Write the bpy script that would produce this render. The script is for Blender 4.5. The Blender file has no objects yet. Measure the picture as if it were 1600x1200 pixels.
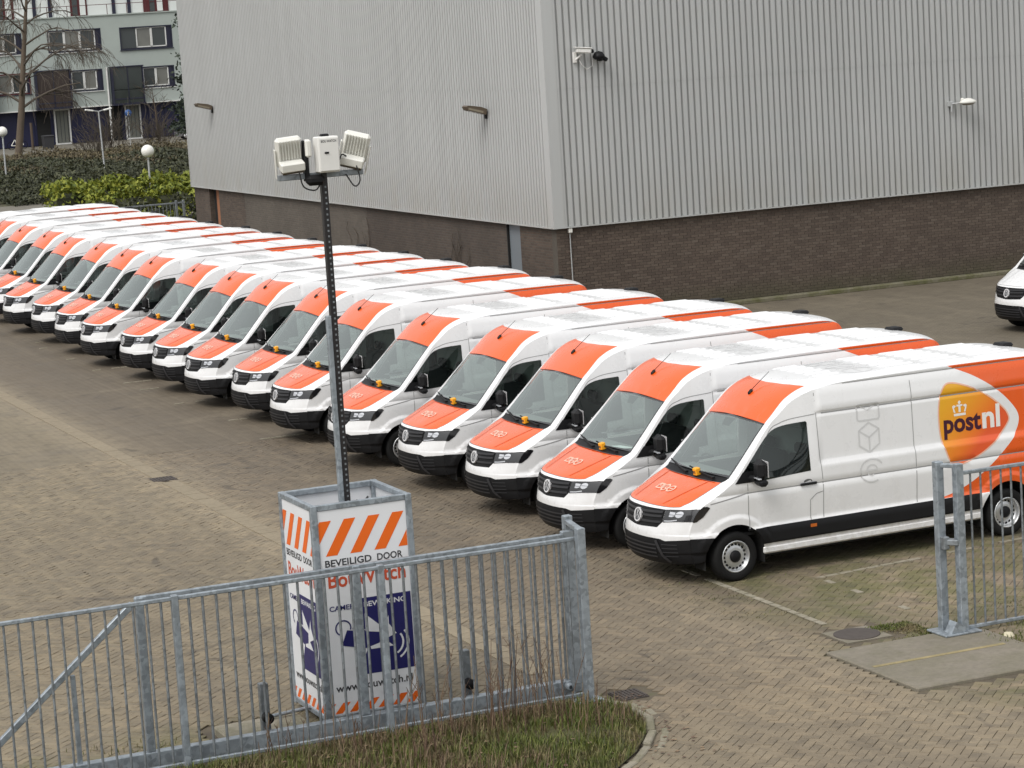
import bpy, math, random
import numpy as np
from mathutils import Vector, Matrix
from mathutils.geometry import delaunay_2d_cdt

random.seed(7)
rng = np.random.default_rng(7)
R = math.radians
scene = bpy.context.scene
COL = scene.collection

# ------------------------------------------------------------------ camera
F_PX, YAW, PITCH, ROLL, CAM_H = 3944.0, R(22.72), R(8.02), R(-3.61), 7.69
fwd = Vector((math.sin(YAW) * math.cos(PITCH), math.cos(YAW) * math.cos(PITCH), -math.sin(PITCH)))
rgt = Vector((math.cos(YAW), -math.sin(YAW), 0))
upv = rgt.cross(fwd)
r_ = math.cos(ROLL) * rgt + math.sin(ROLL) * upv
u_ = -math.sin(ROLL) * rgt + math.cos(ROLL) * upv
cam_data = bpy.data.cameras.new('camera')
cam_data.sensor_width = 36.0
cam_data.lens = F_PX / 1600 * 36
cam_data.clip_start = 0.5
cam_data.clip_end = 2000
cam = bpy.data.objects.new('camera', cam_data)
COL.objects.link(cam)
M = Matrix.Identity(4)
for i in range(3):
    M[i][0], M[i][1], M[i][2] = r_[i], u_[i], -fwd[i]
M.translation = Vector((0, 0, CAM_H))
cam.matrix_world = M
scene.camera = cam

# ------------------------------------------------------------------ light
SUN_EL, SUN_AZ = R(50), R(238)          # azimuth clockwise from +Y: behind the camera, to the left
world = bpy.data.worlds.new('World')
scene.world = world
world.use_nodes = True
wt = world.node_tree
for n in list(wt.nodes):
    wt.nodes.remove(n)
sky = wt.nodes.new('ShaderNodeTexSky')
sky.sky_type = 'NISHITA'
sky.sun_disc = False
sky.sun_elevation = SUN_EL
sky.sun_rotation = SUN_AZ
sky.dust_density = 6.0
sky.air_density = 1.0
sky.ozone_density = 1.0
hsv = wt.nodes.new('ShaderNodeHueSaturation')
hsv.inputs['Saturation'].default_value = 0.12      # an overcast sky is nearly grey
bg = wt.nodes.new('ShaderNodeBackground')
bg.inputs['Strength'].default_value = 0.13
wo = wt.nodes.new('ShaderNodeOutputWorld')
wt.links.new(sky.outputs[0], hsv.inputs['Color'])
veil = wt.nodes.new('ShaderNodeMix')                # even cloud cover over the clear-sky gradient
veil.data_type = 'RGBA'
veil.inputs[0].default_value = 0.65
veil.inputs[7].default_value = (6.3, 6.45, 6.6, 1)
wt.links.new(hsv.outputs[0], veil.inputs[6])
wt.links.new(veil.outputs[2], bg.inputs[0])
wt.links.new(bg.outputs[0], wo.inputs[0])
sl = bpy.data.lights.new('sun', 'SUN')
sl.energy = 1.2
sl.angle = R(28)
sl.color = (1.0, 0.965, 0.91)
sun = bpy.data.objects.new('sun', sl)
COL.objects.link(sun)
sd = Vector((math.sin(SUN_AZ) * math.cos(SUN_EL), math.cos(SUN_AZ) * math.cos(SUN_EL), math.sin(SUN_EL)))
sun.rotation_euler = sd.to_track_quat('Z', 'Y').to_euler()
sun.location = sd * 100

scene.view_settings.view_transform = 'Standard'
scene.view_settings.look = 'None'
scene.view_settings.exposure = 0.36
scene.view_settings.gamma = 1.0
scene.render.engine = 'CYCLES'
scene.cycles.use_denoising = True
scene.cycles.max_bounces = 7
scene.cycles.transparent_max_bounces = 8
scene.cycles.caustics_reflective = False
scene.cycles.caustics_refractive = False

# ------------------------------------------------------------------ materials
class NT:
    def __init__(s, name):
        s.m = bpy.data.materials.new(name)
        s.m.use_nodes = True
        s.t = s.m.node_tree
        for n in list(s.t.nodes):
            s.t.nodes.remove(n)
        s.out = s.t.nodes.new('ShaderNodeOutputMaterial')
        s.p = s.t.nodes.new('ShaderNodeBsdfPrincipled')
        s.t.links.new(s.p.outputs[0], s.out.inputs[0])
    def n(s, typ, **kw):
        nd = s.t.nodes.new(typ)
        for k, v in kw.items():
            if k.startswith('i_'):
                key = k[2:]
                key = int(key) if key.isdigit() else key.replace('_', ' ')
                s.put(nd.inputs[key], v)
            else:
                setattr(nd, k, v)
        return nd
    def put(s, sock, v):
        if isinstance(v, bpy.types.NodeSocket):
            s.t.links.new(v, sock)
        elif isinstance(v, bpy.types.Node):
            s.t.links.new(v.outputs[0], sock)
        else:
            if isinstance(v, tuple) and len(v) == 3 and sock.type == 'RGBA':
                v = (*v, 1)
            sock.default_value = v
    def math(s, op, a, b=0.0, clamp=False):
        nd = s.n('ShaderNodeMath', operation=op, use_clamp=clamp)
        s.put(nd.inputs[0], a); s.put(nd.inputs[1], b)
        return nd.outputs[0]
    def mix(s, f, a, b, blend='MIX'):
        nd = s.n('ShaderNodeMix', data_type='RGBA', blend_type=blend)
        s.put(nd.inputs[0], f); s.put(nd.inputs[6], a); s.put(nd.inputs[7], b)
        return nd.outputs[2]
    def noise(s, scale, detail=3, rough=0.55, vec=None, dist=0.0):
        nd = s.n('ShaderNodeTexNoise', i_Scale=scale, i_Detail=detail, i_Roughness=rough, i_Distortion=dist)
        if vec is not None:
            s.put(nd.inputs['Vector'], vec)
        return nd.outputs[0]
    def ramp(s, f, stops):
        nd = s.n('ShaderNodeValToRGB')
        cr = nd.color_ramp
        while len(cr.elements) > 1:
            cr.elements.remove(cr.elements[-1])
        for k, (pos, c) in enumerate(stops):
            e = cr.elements[0] if k == 0 else cr.elements.new(pos)
            e.position = pos
            c = c if isinstance(c, tuple) else (c, c, c)
            e.color = (*c, 1)
        s.put(nd.inputs[0], f)
        return nd.outputs[0]
    def smooth(s, f, a, b):
        nd = s.n('ShaderNodeMapRange', interpolation_type='SMOOTHSTEP', i_1=a, i_2=b)
        s.put(nd.inputs[0], f)
        return nd.outputs[0]
    def pos(s):
        return s.n('ShaderNodeNewGeometry').outputs['Position']
    def obj(s):
        return s.n('ShaderNodeTexCoord').outputs['Object']
    def xyz(s, v):
        return s.n('ShaderNodeSeparateXYZ', i_0=v).outputs
    def bump(s, h, strength=0.3, dist=0.01):
        nd = s.n('ShaderNodeBump', i_Strength=strength, i_Distance=dist)
        s.put(nd.inputs['Height'], h)
        s.put(s.p.inputs['Normal'], nd.outputs[0])
    def base(s, c): s.put(s.p.inputs['Base Color'], c)
    def rough(s, v): s.put(s.p.inputs['Roughness'], v)

def mat(name, col, rough=0.5, metal=0.0, coat=0.0, var=0.08, vscale=6.0, spec=0.5, bump=0.0):
    m = NT(name)
    if var:
        nz = m.noise(vscale, 4, 0.6, m.obj())
        c = m.mix(nz, tuple(x * (1 - var) for x in col), tuple(min(1, x * (1 + var)) for x in col))
        m.base(c)
        m.rough(m.ramp(nz, [(0.3, max(0.02, rough - 0.05)), (0.7, min(1, rough + 0.06))]))
        if bump:
            m.bump(m.noise(vscale * 8, 3, 0.6, m.obj()), bump, 0.01)
    else:
        m.base(col); m.rough(rough)
    m.p.inputs['Metallic'].default_value = metal
    m.p.inputs['Coat Weight'].default_value = coat
    m.p.inputs['Coat Roughness'].default_value = 0.06
    m.p.inputs['Specular IOR Level'].default_value = spec
    return m.m

def paint(name, col, dirt=0.25):
    m = NT(name)
    o = m.obj()
    z = m.xyz(o)[2]
    nz = m.noise(3.0, 5, 0.65, o)
    low = m.math('MULTIPLY', m.smooth(z, 0.95, 0.25), m.ramp(m.noise(9, 5, 0.7, o), [(0.35, 0.0), (0.75, 1.0)]))
    c = m.mix(nz, tuple(x * 0.96 for x in col), col)
    rnd = m.n('ShaderNodeObjectInfo').outputs['Random']
    c = m.mix(m.math('MULTIPLY', low, m.math('ADD', dirt, m.math('MULTIPLY', rnd, 0.5))), c, (0.28, 0.24, 0.19))
    mp = m.n('ShaderNodeMapping', i_Scale=(3.0, 3.0, 0.5))
    m.put(mp.inputs[0], o)
    streak = m.math('MULTIPLY', m.ramp(m.noise(1.0, 5, 0.7, mp.outputs[0]), [(0.5, 0.0), (0.8, 1.0)]), m.math('MULTIPLY', m.smooth(z, 2.45, 2.2), m.math('MULTIPLY', rnd, 0.20)))
    c = m.mix(streak, c, (0.40, 0.36, 0.30))
    m.base(c)
    m.rough(m.ramp(nz, [(0.3, 0.24), (0.7, 0.34)]))
    m.p.inputs['Coat Weight'].default_value = 0.35
    m.p.inputs['Coat Roughness'].default_value = 0.08
    return m.m

MT = {}
MT['white'] = paint('white_paint', (0.81, 0.81, 0.815), 0.18)
MT['orange'] = paint('orange_paint', (0.80, 0.112, 0.012))
MT['black_plastic'] = mat('black_plastic', (0.009, 0.009, 0.010), 0.55, var=0.15, bump=0.05, spec=0.22)
MT['grey_plastic'] = mat('grey_plastic', (0.030, 0.030, 0.033), 0.42, var=0.1, spec=0.35)
MT['gap'] = mat('panel_gap', (0.10, 0.10, 0.10), 0.7, var=0.1)
MT['gap_crease_shade'] = mat('panel_gap_and_crease_shade', (0.30, 0.30, 0.30), 0.7, var=0.1)  # grey for real panel gaps and for shade painted along creases
MT['rubber'] = mat('tyre_rubber', (0.009, 0.009, 0.009), 0.8, var=0.2, vscale=12, spec=0.25)
MT['rim'] = mat('silver_rim', (0.62, 0.63, 0.64), 0.32, metal=0.75, var=0.06)
MT['chrome'] = mat('chrome', (0.80, 0.79, 0.80), 0.25, metal=0.35, var=0.03)
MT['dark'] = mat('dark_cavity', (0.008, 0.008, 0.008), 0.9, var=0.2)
MT['lamp_black'] = mat('lamp_black', (0.012, 0.012, 0.014), 0.08, coat=1.0, var=0.0)
MT['lamp_silver'] = mat('lamp_silver', (0.62, 0.63, 0.66), 0.2, metal=0.6, var=0.05)
MT['amber'] = mat('amber_reflector', (0.5, 0.12, 0.015), 0.3, var=0.1)
MT['red_lens'] = mat('red_lens', (0.4, 0.01, 0.01), 0.15, coat=0.6, var=0.05)
MT['bulkhead'] = mat('bulkhead_grey', (0.80, 0.84, 0.82), 0.6, var=0.05)
MT['dash'] = mat('dashboard_grey', (0.15, 0.16, 0.158), 0.7, var=0.15)
MT['seat'] = mat('seat_fabric', (0.035, 0.037, 0.042), 0.9, var=0.2)
MT['grey_print'] = mat('grey_print', (0.62, 0.62, 0.62), 0.4, var=0.03)
MT['pale_print'] = mat('pale_print', (0.80, 0.48, 0.36), 0.4, var=0.03)
MT['white_print'] = mat('white_print', (0.82, 0.80, 0.76), 0.4, var=0.02)
MT['purple_print'] = mat('purple_print', (0.045, 0.004, 0.022), 0.4, var=0.05)
MT['yellow'] = mat('yellow_plastic', (0.85, 0.40, 0.02), 0.45, var=0.08)
MT['paper'] = mat('paper', (0.75, 0.80, 0.82), 0.8, var=0.02)
MT['galv'] = None

def glass(name, tint, lo, hi):
    m = NT(name)
    m.t.nodes.remove(m.p)
    lw = m.n('ShaderNodeLayerWeight', i_Blend=0.32)
    f = m.ramp(lw.outputs['Facing'], [(0.0, lo), (0.55, lo + 0.3 * (hi - lo)), (1.0, hi)])
    tr = m.n('ShaderNodeBsdfTransparent', i_0=tint)
    gl = m.n('ShaderNodeBsdfGlossy', i_Color=(0.93, 1.0, 0.97), i_Roughness=0.03)
    mx = m.n('ShaderNodeMixShader', i_0=f, i_1=tr, i_2=gl)
    m.t.links.new(mx.outputs[0], m.out.inputs[0])
    return m.m
MT['side_glass'] = glass('tinted_side_glass', (0.21, 0.245, 0.235), 0.045, 0.60)
MT['glass'] = glass('windscreen_glass', (0.84, 0.94, 0.88), 0.195, 0.78)

def galv(name, col):
    m = NT(name)
    o = m.obj()
    vor = m.n('ShaderNodeTexVoronoi', i_Scale=22.0)
    m.put(vor.inputs['Vector'], o)
    sp = m.xyz(vor.outputs['Color'])[0]
    nz = m.noise(4, 5, 0.7, o)
    f = m.math('ADD', m.math('MULTIPLY', sp, 0.4), m.math('MULTIPLY', nz, 0.6))
    m.base(m.ramp(f, [(0.25, tuple(c * 0.72 for c in col)), (0.5, col), (0.75, tuple(c * 1.25 for c in col))]))
    m.rough(m.ramp(f, [(0.2, 0.42), (0.8, 0.62)]))
    m.p.inputs['Metallic'].default_value = 0.55
    return m.m
MT['galv'] = galv('galvanised_steel', (0.30, 0.335, 0.365))
MT['galv_old'] = galv('weathered_galvanised_steel', (0.23, 0.25, 0.265))

def logo_mat():
    m = NT('yellow_orange_print')
    o = m.xyz(m.obj())
    d = m.math('ADD', m.math('MULTIPLY', m.math('SUBTRACT', -3.35, o[0]), 0.62), m.math('MULTIPLY', m.math('SUBTRACT', 2.35, o[2]), 0.62))
    m.base(m.ramp(d, [(0.25, (0.80, 0.40, 0.022)), (0.55, (0.82, 0.33, 0.022)), (0.85, (0.82, 0.19, 0.020)), (1.10, (0.76, 0.105, 0.028))]))
    m.rough(0.3)
    m.p.inputs['Coat Weight'].default_value = 0.3
    return m.m
MT['logo'] = logo_mat()

def ground_colour(m, p):
    """weathered concrete pavers: sand, tyre soil, moss - shared by the sheet and the single pavers"""
    x, y, z = m.xyz(p)
    big = m.noise(0.10, 5, 0.6, p, 0.6)
    mid = m.noise(0.55, 6, 0.68, p, 0.8)
    fine = m.noise(7.0, 5, 0.7, p)
    brown, sand, grey = (0.178, 0.138, 0.095), (0.262, 0.212, 0.142), (0.245, 0.208, 0.138)
    c = m.mix(m.ramp(big, [(0.38, 0.0), (0.62, 1.0)]), brown, sand)
    right = m.smooth(m.math('ADD', x, m.math('MULTIPLY', mid, 1.4)), 11.6, 13.2)
    far = m.smooth(y, 26.0, 34.0)
    c = m.mix(m.math('MULTIPLY', m.math('MULTIPLY', right, far), 0.75), c, (0.166, 0.134, 0.095))
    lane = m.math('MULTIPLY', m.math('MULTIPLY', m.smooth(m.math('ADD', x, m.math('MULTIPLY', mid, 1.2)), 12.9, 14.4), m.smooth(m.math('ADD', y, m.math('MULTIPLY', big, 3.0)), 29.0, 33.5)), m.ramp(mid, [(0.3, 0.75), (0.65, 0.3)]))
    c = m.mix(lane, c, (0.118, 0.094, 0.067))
    left = m.math('SUBTRACT', 1.0, right)
    c = m.mix(m.math('MULTIPLY', left, 0.62), c, grey)
    band = m.math('MULTIPLY', m.math('MULTIPLY', m.smooth(m.math('ABSOLUTE', m.math('SUBTRACT', m.math('ADD', x, m.math('MULTIPLY', mid, 0.8)), 11.85)), 0.85, 0.1), m.smooth(y, 28.0, 33.0)), m.ramp(fine, [(0.3, 0.35), (0.6, 0.95)]))
    c = m.mix(band, c, (0.325, 0.268, 0.182))
    back = m.smooth(m.math('ADD', x, m.math('MULTIPLY', mid, 2.0)), 22.0, 25.0)
    c = m.mix(m.math('MULTIPLY', back, 0.6), c, (0.185, 0.163, 0.118))
    c = m.mix(m.ramp(mid, [(0.30, 0.40), (0.5, 0.0)]), c, (0.115, 0.096, 0.070))
    c = m.mix(m.ramp(mid, [(0.56, 0.0), (0.80, 0.55)]), c, (0.30, 0.255, 0.185))
    # moss where nobody drives: by the bays at the right, along the gate
    mo = m.math('MULTIPLY', m.smooth(x, 14.2, 16.2), m.smooth(y, 33.5, 30.0))
    mo2 = m.math('MULTIPLY', m.smooth(y, 28.2, 26.6), m.smooth(x, 11.0, 9.0))
    mo = m.math('ADD', mo, m.math('MULTIPLY', mo2, 0.8), True)
    mo = m.math('MULTIPLY', mo, m.ramp(m.noise(1.1, 6, 0.7, p, 0.5), [(0.40, 0.0), (0.60, 0.9)]))
    # long tyre tracks in front of the row
    tr = m.n('ShaderNodeMapping', i_Scale=(1.1, 0.05, 1.0))
    m.put(tr.inputs[0], p)
    track = m.ramp(m.noise(1.0, 4, 0.6, tr.outputs[0]), [(0.48, 0.0), (0.66, 0.35)])
    c = m.mix(track, c, (0.125, 0.104, 0.077))
    c = m.mix(m.math('MULTIPLY', fine, 0.45), c, tuple(v * 0.55 for v in brown))
    worn = m.ramp(m.noise(0.28, 6, 0.75, tr.outputs[0], 1.0), [(0.50, 0.0), (0.70, 0.45)])
    c = m.mix(worn, c, (0.30, 0.25, 0.175))
    grain = m.noise(2.6, 6, 0.8, p)
    c = m.mix(m.ramp(grain, [(0.35, 0.5), (0.52, 0.0)]), c, (0.09, 0.073, 0.052))
    c = m.mix(m.math('MULTIPLY', mo, 0.85), c, (0.098, 0.100, 0.034))
    # oil stains
    st = m.ramp(m.noise(0.9, 3, 0.5, p, 1.5), [(0.66, 0.0), (0.72, 0.55)])
    c = m.mix(st, c, (0.06, 0.05, 0.04))
    return c, fine, mid

def yard_sheet():
    m = NT('yard_paving_far')
    p = m.pos()
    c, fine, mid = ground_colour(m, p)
    mp = m.n('ShaderNodeMapping', i_Rotation=(0, 0, R(45)))
    m.put(mp.inputs[0], p)
    br = m.n('ShaderNodeTexBrick', i_Scale=1.0, i_Color1=(1, 1, 1), i_Color2=(0.8, 0.8, 0.8), i_Mortar=(0.42, 0.42, 0.40))
    br.inputs['Brick Width'].default_value = 0.21
    br.inputs['Row Height'].default_value = 0.105
    br.inputs['Mortar Size'].default_value = 0.012
    m.put(br.inputs['Vector'], mp.outputs[0])
    c = m.mix(0.42, c, br.outputs['Color'], 'MULTIPLY')
    m.base(c)
    m.rough(m.ramp(mid, [(0.3, 0.70), (0.7, 0.92)]))
    m.bump(m.math('ADD', m.math('MULTIPLY', br.outputs['Fac'], -1.0), m.math('MULTIPLY', fine, 0.5)), 0.5, 0.012)
    return m.m
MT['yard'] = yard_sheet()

def joint_mat():
    m = NT('paving_joints')
    p = m.pos()
    n1 = m.noise(1.3, 6, 0.7, p)
    m.base(m.ramp(n1, [(0.35, (0.075, 0.060, 0.043)), (0.55, (0.115, 0.094, 0.063)), (0.68, (0.075, 0.085, 0.030))]))
    m.rough(0.95)
    return m.m
MT['joints'] = joint_mat()

def paver_mat():
    m = NT('concrete_paver')
    p = m.pos()
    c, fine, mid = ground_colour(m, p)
    at = m.n('ShaderNodeAttribute', attribute_name='tone')
    t = m.xyz(at.outputs['Color'])[0]
    c = m.mix(1.0, c, m.ramp(t, [(0.0, (0.82, 0.82, 0.83)), (0.5, (0.99, 0.98, 0.97)), (1.0, (1.16, 1.13, 1.09))]), 'MULTIPLY')
    m.base(c)
    m.rough(m.ramp(mid, [(0.3, 0.68), (0.7, 0.92)]))
    m.bump(m.noise(60, 3, 0.7, p), 0.25, 0.004)
    return m.m
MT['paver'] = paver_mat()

def concrete(name, col, moss=0.0):
    m = NT(name)
    p = m.pos()
    a = m.noise(1.4, 6, 0.7, p, 0.6)
    f = m.noise(14, 5, 0.7, p)
    c = m.mix(a, tuple(v * 0.72 for v in col), tuple(v * 1.18 for v in col))
    c = m.mix(m.ramp(f, [(0.3, 0.4), (0.6, 0.0)]), c, tuple(v * 0.45 for v in col))
    if moss:
        c = m.mix(m.ramp(m.noise(2.2, 6, 0.7, p), [(0.42, 0.0), (0.6, moss)]), c, (0.085, 0.085, 0.030))
    m.base(c)
    m.rough(0.88)
    m.bump(f, 0.3, 0.006)
    return m.m
MT['slab'] = concrete('concrete_slab', (0.225, 0.198, 0.156), 0.25)
MT['gutter'] = concrete('dusty_gutter_stone', (0.275, 0.227, 0.156), 0.0)
MT['kerb'] = concrete('concrete_kerb', (0.30, 0.27, 0.21), 0.5)
MT['plinth'] = concrete('mossy_concrete', (0.17, 0.155, 0.105), 0.9)
MT['iron'] = concrete('cast_iron', (0.075, 0.062, 0.055))
MT['line_paint'] = concrete('worn_white_stone', (0.33, 0.295, 0.23), 0.35)
MT['yellow_line'] = concrete('worn_yellow_paint', (0.36, 0.29, 0.15), 0.35)

def brick_tex(name, c1, c2, mortar):
    m = NT(name)
    o = m.obj()
    x, y, z = m.xyz(o)
    cb = m.n('ShaderNodeCombineXYZ')
    m.put(cb.inputs[0], m.math('ADD', x, y)); m.put(cb.inputs[1], z)
    br = m.n('ShaderNodeTexBrick', i_Scale=1.0, i_Color1=c1, i_Color2=c2, i_Mortar=mortar)
    br.inputs['Brick Width'].default_value = 0.22
    br.inputs['Row Height'].default_value = 0.075
    br.inputs['Mortar Size'].default_value = 0.010
    br.inputs['Bias'].default_value = -0.1
    m.put(br.inputs['Vector'], cb.outputs[0])
    a = m.noise(0.5, 5, 0.65, o)
    c = m.mix(m.ramp(a, [(0.3, 0.5), (0.6, 0.0)]), br.outputs['Color'], tuple(v * 0.45 for v in c1))
    m.base(c)
    m.rough(0.9)
    m.bump(m.math('MULTIPLY', br.outputs['Fac'], -1.0), 0.6, 0.01)
    return m.m
MT['brick_a'] = brick_tex('dark_brown_brick', (0.072, 0.052, 0.040), (0.115, 0.082, 0.062), (0.085, 0.075, 0.062))
MT['brick_b'] = brick_tex('grey_brown_brick', (0.100, 0.083, 0.068), (0.125, 0.105, 0.085), (0.11, 0.10, 0.085))
MT['brick_c'] = brick_tex('sooty_brown_brick', (0.070, 0.054, 0.044), (0.095, 0.072, 0.056), (0.085, 0.075, 0.065))

def brick_single():
    m = NT('brown_brick')
    p = m.pos()
    at = m.n('ShaderNodeAttribute', attribute_name='tone')
    t = m.xyz(at.outputs['Color'])[0]
    c = m.ramp(t, [(0.0, (0.084, 0.062, 0.049)), (0.4, (0.100, 0.075, 0.059)), (0.75, (0.114, 0.086, 0.067)), (1.0, (0.128, 0.100, 0.080))])
    a = m.noise(0.45, 5, 0.65, p, 0.5)
    c = m.mix(m.ramp(a, [(0.3, 0.22), (0.6, 0.0)]), c, (0.045, 0.038, 0.030))
    z = m.xyz(p)[2]
    low = m.math('MULTIPLY', m.smooth(z, 0.75, 0.1), m.ramp(m.noise(1.5, 5, 0.7, p), [(0.3, 0.2), (0.7, 0.9)]))
    c = m.mix(low, c, (0.07, 0.066, 0.036))
    m.base(c)
    m.rough(0.9)
    m.bump(m.noise(50, 3, 0.7, p), 0.3, 0.004)
    return m.m
MT['brick'] = brick_single()
MT['mortar'] = concrete('wall_mortar', (0.095, 0.082, 0.066))

def cladding(name, col):
    m = NT(name)
    p = m.pos()
    mp = m.n('ShaderNodeMapping', i_Scale=(1.6, 1.6, 0.09))
    m.put(mp.inputs[0], p)
    st = m.noise(1.0, 5, 0.65, mp.outputs[0])
    big = m.noise(0.16, 3, 0.5, p)
    f = m.noise(9, 4, 0.6, p)
    c = m.mix(st, tuple(v * 0.86 for v in col), tuple(v * 1.12 for v in col))
    c = m.mix(m.ramp(big, [(0.35, 0.25), (0.65, 0.0)]), c, tuple(v * 0.78 for v in col))
    z = m.xyz(p)[2]
    low = m.math('MULTIPLY', m.smooth(z, 4.4, 2.5), m.ramp(st, [(0.35, 0.0), (0.7, 0.35)]))
    c = m.mix(low, c, (0.30, 0.275, 0.215))
    m.base(c)
    m.rough(m.ramp(f, [(0.3, 0.42), (0.7, 0.55)]))
    m.p.inputs['Metallic'].default_value = 0.15
    return m.m
MT['clad'] = cladding('grey_cladding', (0.475, 0.482, 0.475))

def leafy(name, a, b, c):
    m = NT(name)
    ob = m.n('ShaderNodeNewGeometry')
    f = ob.outputs['Random Per Island']
    m.base(m.ramp(f, [(0.0, a), (0.5, b), (1.0, c)]))
    m.rough(0.7)
    m.p.inputs['Transmission Weight'].default_value = 0.0
    return m.m
MT['hedge_leaf'] = leafy('yellow_green_leaf', (0.07, 0.10, 0.012), (0.17, 0.20, 0.018), (0.27, 0.28, 0.03))
MT['dark_leaf'] = leafy('dark_leaf', (0.022, 0.026, 0.013), (0.042, 0.048, 0.022), (0.075, 0.078, 0.036))
MT['bronze_leaf'] = leafy('bronze_leaf', (0.045, 0.035, 0.019), (0.085, 0.066, 0.034), (0.13, 0.105, 0.05))
MT['pine_leaf'] = leafy('pine_needle', (0.008, 0.016, 0.010), (0.018, 0.030, 0.016), (0.03, 0.045, 0.02))
def grass_mat():
    m = NT('grass_blade')
    g = m.n('ShaderNodeNewGeometry')
    f = g.outputs['Random Per Island']; p = g.outputs['Position']
    green = m.ramp(f, [(0.0, (0.045, 0.065, 0.009)), (0.5, (0.085, 0.11, 0.016)), (1.0, (0.14, 0.15, 0.03))])
    dry = m.ramp(f, [(0.0, (0.075, 0.052, 0.028)), (0.5, (0.145, 0.110, 0.055)), (1.0, (0.26, 0.205, 0.11))])
    m.base(m.mix(m.ramp(m.noise(1.6, 5, 0.7, p, 0.5), [(0.47, 0.0), (0.60, 0.9)]), green, dry))
    m.rough(0.7)
    return m.m
MT['grass'] = grass_mat()
MT['straw'] = leafy('dry_stalk', (0.075, 0.045, 0.030), (0.14, 0.085, 0.055), (0.24, 0.17, 0.10))
MT['lawn'] = concrete('rough_winter_lawn', (0.085, 0.080, 0.036), 0.3)
MT['soil'] = concrete('mossy_soil', (0.055, 0.048, 0.026), 0.8)
MT['verge'] = concrete('verge_soil', (0.075, 0.066, 0.030), 0.9)
MT['bark'] = mat('brown_bark', (0.085, 0.062, 0.045), 0.9, var=0.35, vscale=5)
MT['birch_bark'] = mat('grey_brown_bark', (0.115, 0.088, 0.064), 0.9, var=0.4, vscale=3)
MT['twig'] = mat('brown_twig', (0.098, 0.080, 0.062), 0.9, var=0.3)
MT['apt_wall'] = mat('pale_grey_green_render', (0.37, 0.41, 0.385), 0.85, var=0.12, vscale=0.6)
MT['apt_upper'] = mat('white_render', (0.66, 0.68, 0.66), 0.8, var=0.06, vscale=0.6)
MT['apt_blue'] = mat('deep_blue_panel', (0.006, 0.007, 0.040), 0.6, var=0.2, vscale=0.8)
MT['apt_frame'] = mat('white_window_frame', (0.66, 0.66, 0.64), 0.5, var=0.05)
MT['apt_navy'] = mat('navy_shutter', (0.010, 0.011, 0.030), 0.5, var=0.15)
MT['apt_red'] = mat('dark_red_frame', (0.075, 0.008, 0.010), 0.5, var=0.1)
MT['apt_glass'] = mat('dark_window_glass', (0.045, 0.052, 0.052), 0.06, var=0.25, vscale=0.7)
MT['apt_curtain'] = mat('curtained_glass', (0.16, 0.16, 0.145), 0.12, var=0.3, vscale=0.9)
MT['apt_bay'] = mat('bay_glass', (0.035, 0.042, 0.040), 0.08, var=0.3, vscale=0.5)
MT['apt_bay_brown'] = mat('brown_bay_glass', (0.038, 0.026, 0.022), 0.15, var=0.3, vscale=0.6)
MT['apt_door'] = mat('grey_door', (0.13, 0.135, 0.115), 0.6, var=0.1)
MT['opal'] = mat('opal_globe', (0.80, 0.79, 0.74), 0.3, var=0.02)
MT['pole_grey'] = mat('grey_pole', (0.40, 0.41, 0.41), 0.5, var=0.1)
MT['orange_door'] = mat('faded_orange_brown_wood', (0.30, 0.125, 0.060), 0.8, var=0.15, vscale=2)
MT['steel_blue'] = mat('blue_grey_column', (0.17, 0.195, 0.215), 0.5, var=0.08, vscale=1.5)
MT['lamp_brown'] = mat('bronze_lamp_housing', (0.10, 0.075, 0.05), 0.5, var=0.2)
MT['lamp_lens'] = mat('old_lamp_lens', (0.26, 0.225, 0.165), 0.25, var=0.2)
MT['cam_white'] = mat('off_white_plastic', (0.72, 0.71, 0.68), 0.5, var=0.08)
MT['cream'] = mat('cream_metal', (0.74, 0.73, 0.68), 0.45, var=0.08)
MT['cream_grey'] = mat('cream_grey_fins', (0.58, 0.575, 0.53), 0.5, var=0.08)
MT['sign_blue'] = mat('blue_sign', (0.02, 0.10, 0.33), 0.4, var=0.05)
MT['car_grey'] = mat('grey_car_paint', (0.20, 0.20, 0.21), 0.3, metal=0.3, coat=0.6, var=0.05)
MT['bin'] = mat('dark_bin_plastic', (0.03, 0.03, 0.034), 0.6, var=0.15)
MT['panel_white'] = mat('white_panel', (0.74, 0.75, 0.77), 0.4, var=0.05, vscale=2.5)
MT['stripe_orange'] = mat('orange_stripe', (0.80, 0.135, 0.008), 0.4, var=0.04)
MT['navy_print'] = mat('navy_print', (0.012, 0.012, 0.11), 0.4, var=0.05)
MT['black_print'] = mat('black_print', (0.03, 0.03, 0.035), 0.5, var=0.05)
MT['red_print'] = mat('red_print', (0.55, 0.085, 0.035), 0.45, var=0.06)
MT['black_mast'] = mat('black_mast', (0.013, 0.011, 0.012), 0.45, var=0.15)
MT['cable'] = mat('black_cable', (0.02, 0.02, 0.02), 0.6, var=0.0)
MT['asphalt'] = concrete('path_asphalt', (0.16, 0.145, 0.115))
MT['grit'] = mat('pale_litter', (0.55, 0.50, 0.36), 0.7, var=0.1)
MT['bitumen'] = mat('roof_felt', (0.12, 0.12, 0.12), 0.9, var=0.1)

# ------------------------------------------------------------------ mesh helpers
def link(name, me, parent=None, mats=(), loc=None):
    o = bpy.data.objects.new(name, me)
    COL.objects.link(o)
    if me is not None and not me.materials:
        for k in mats:
            me.materials.append(MT[k] if isinstance(k, str) else k)
    if parent is not None:
        o.parent = parent
    if loc is not None:
        o.location = loc
    return o

def tag(o, label=None, cat=None, group=None, kind=None):
    if label: o['label'] = label
    if cat: o['category'] = cat
    if group: o['group'] = group
    if kind: o['kind'] = kind
    return o

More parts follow.
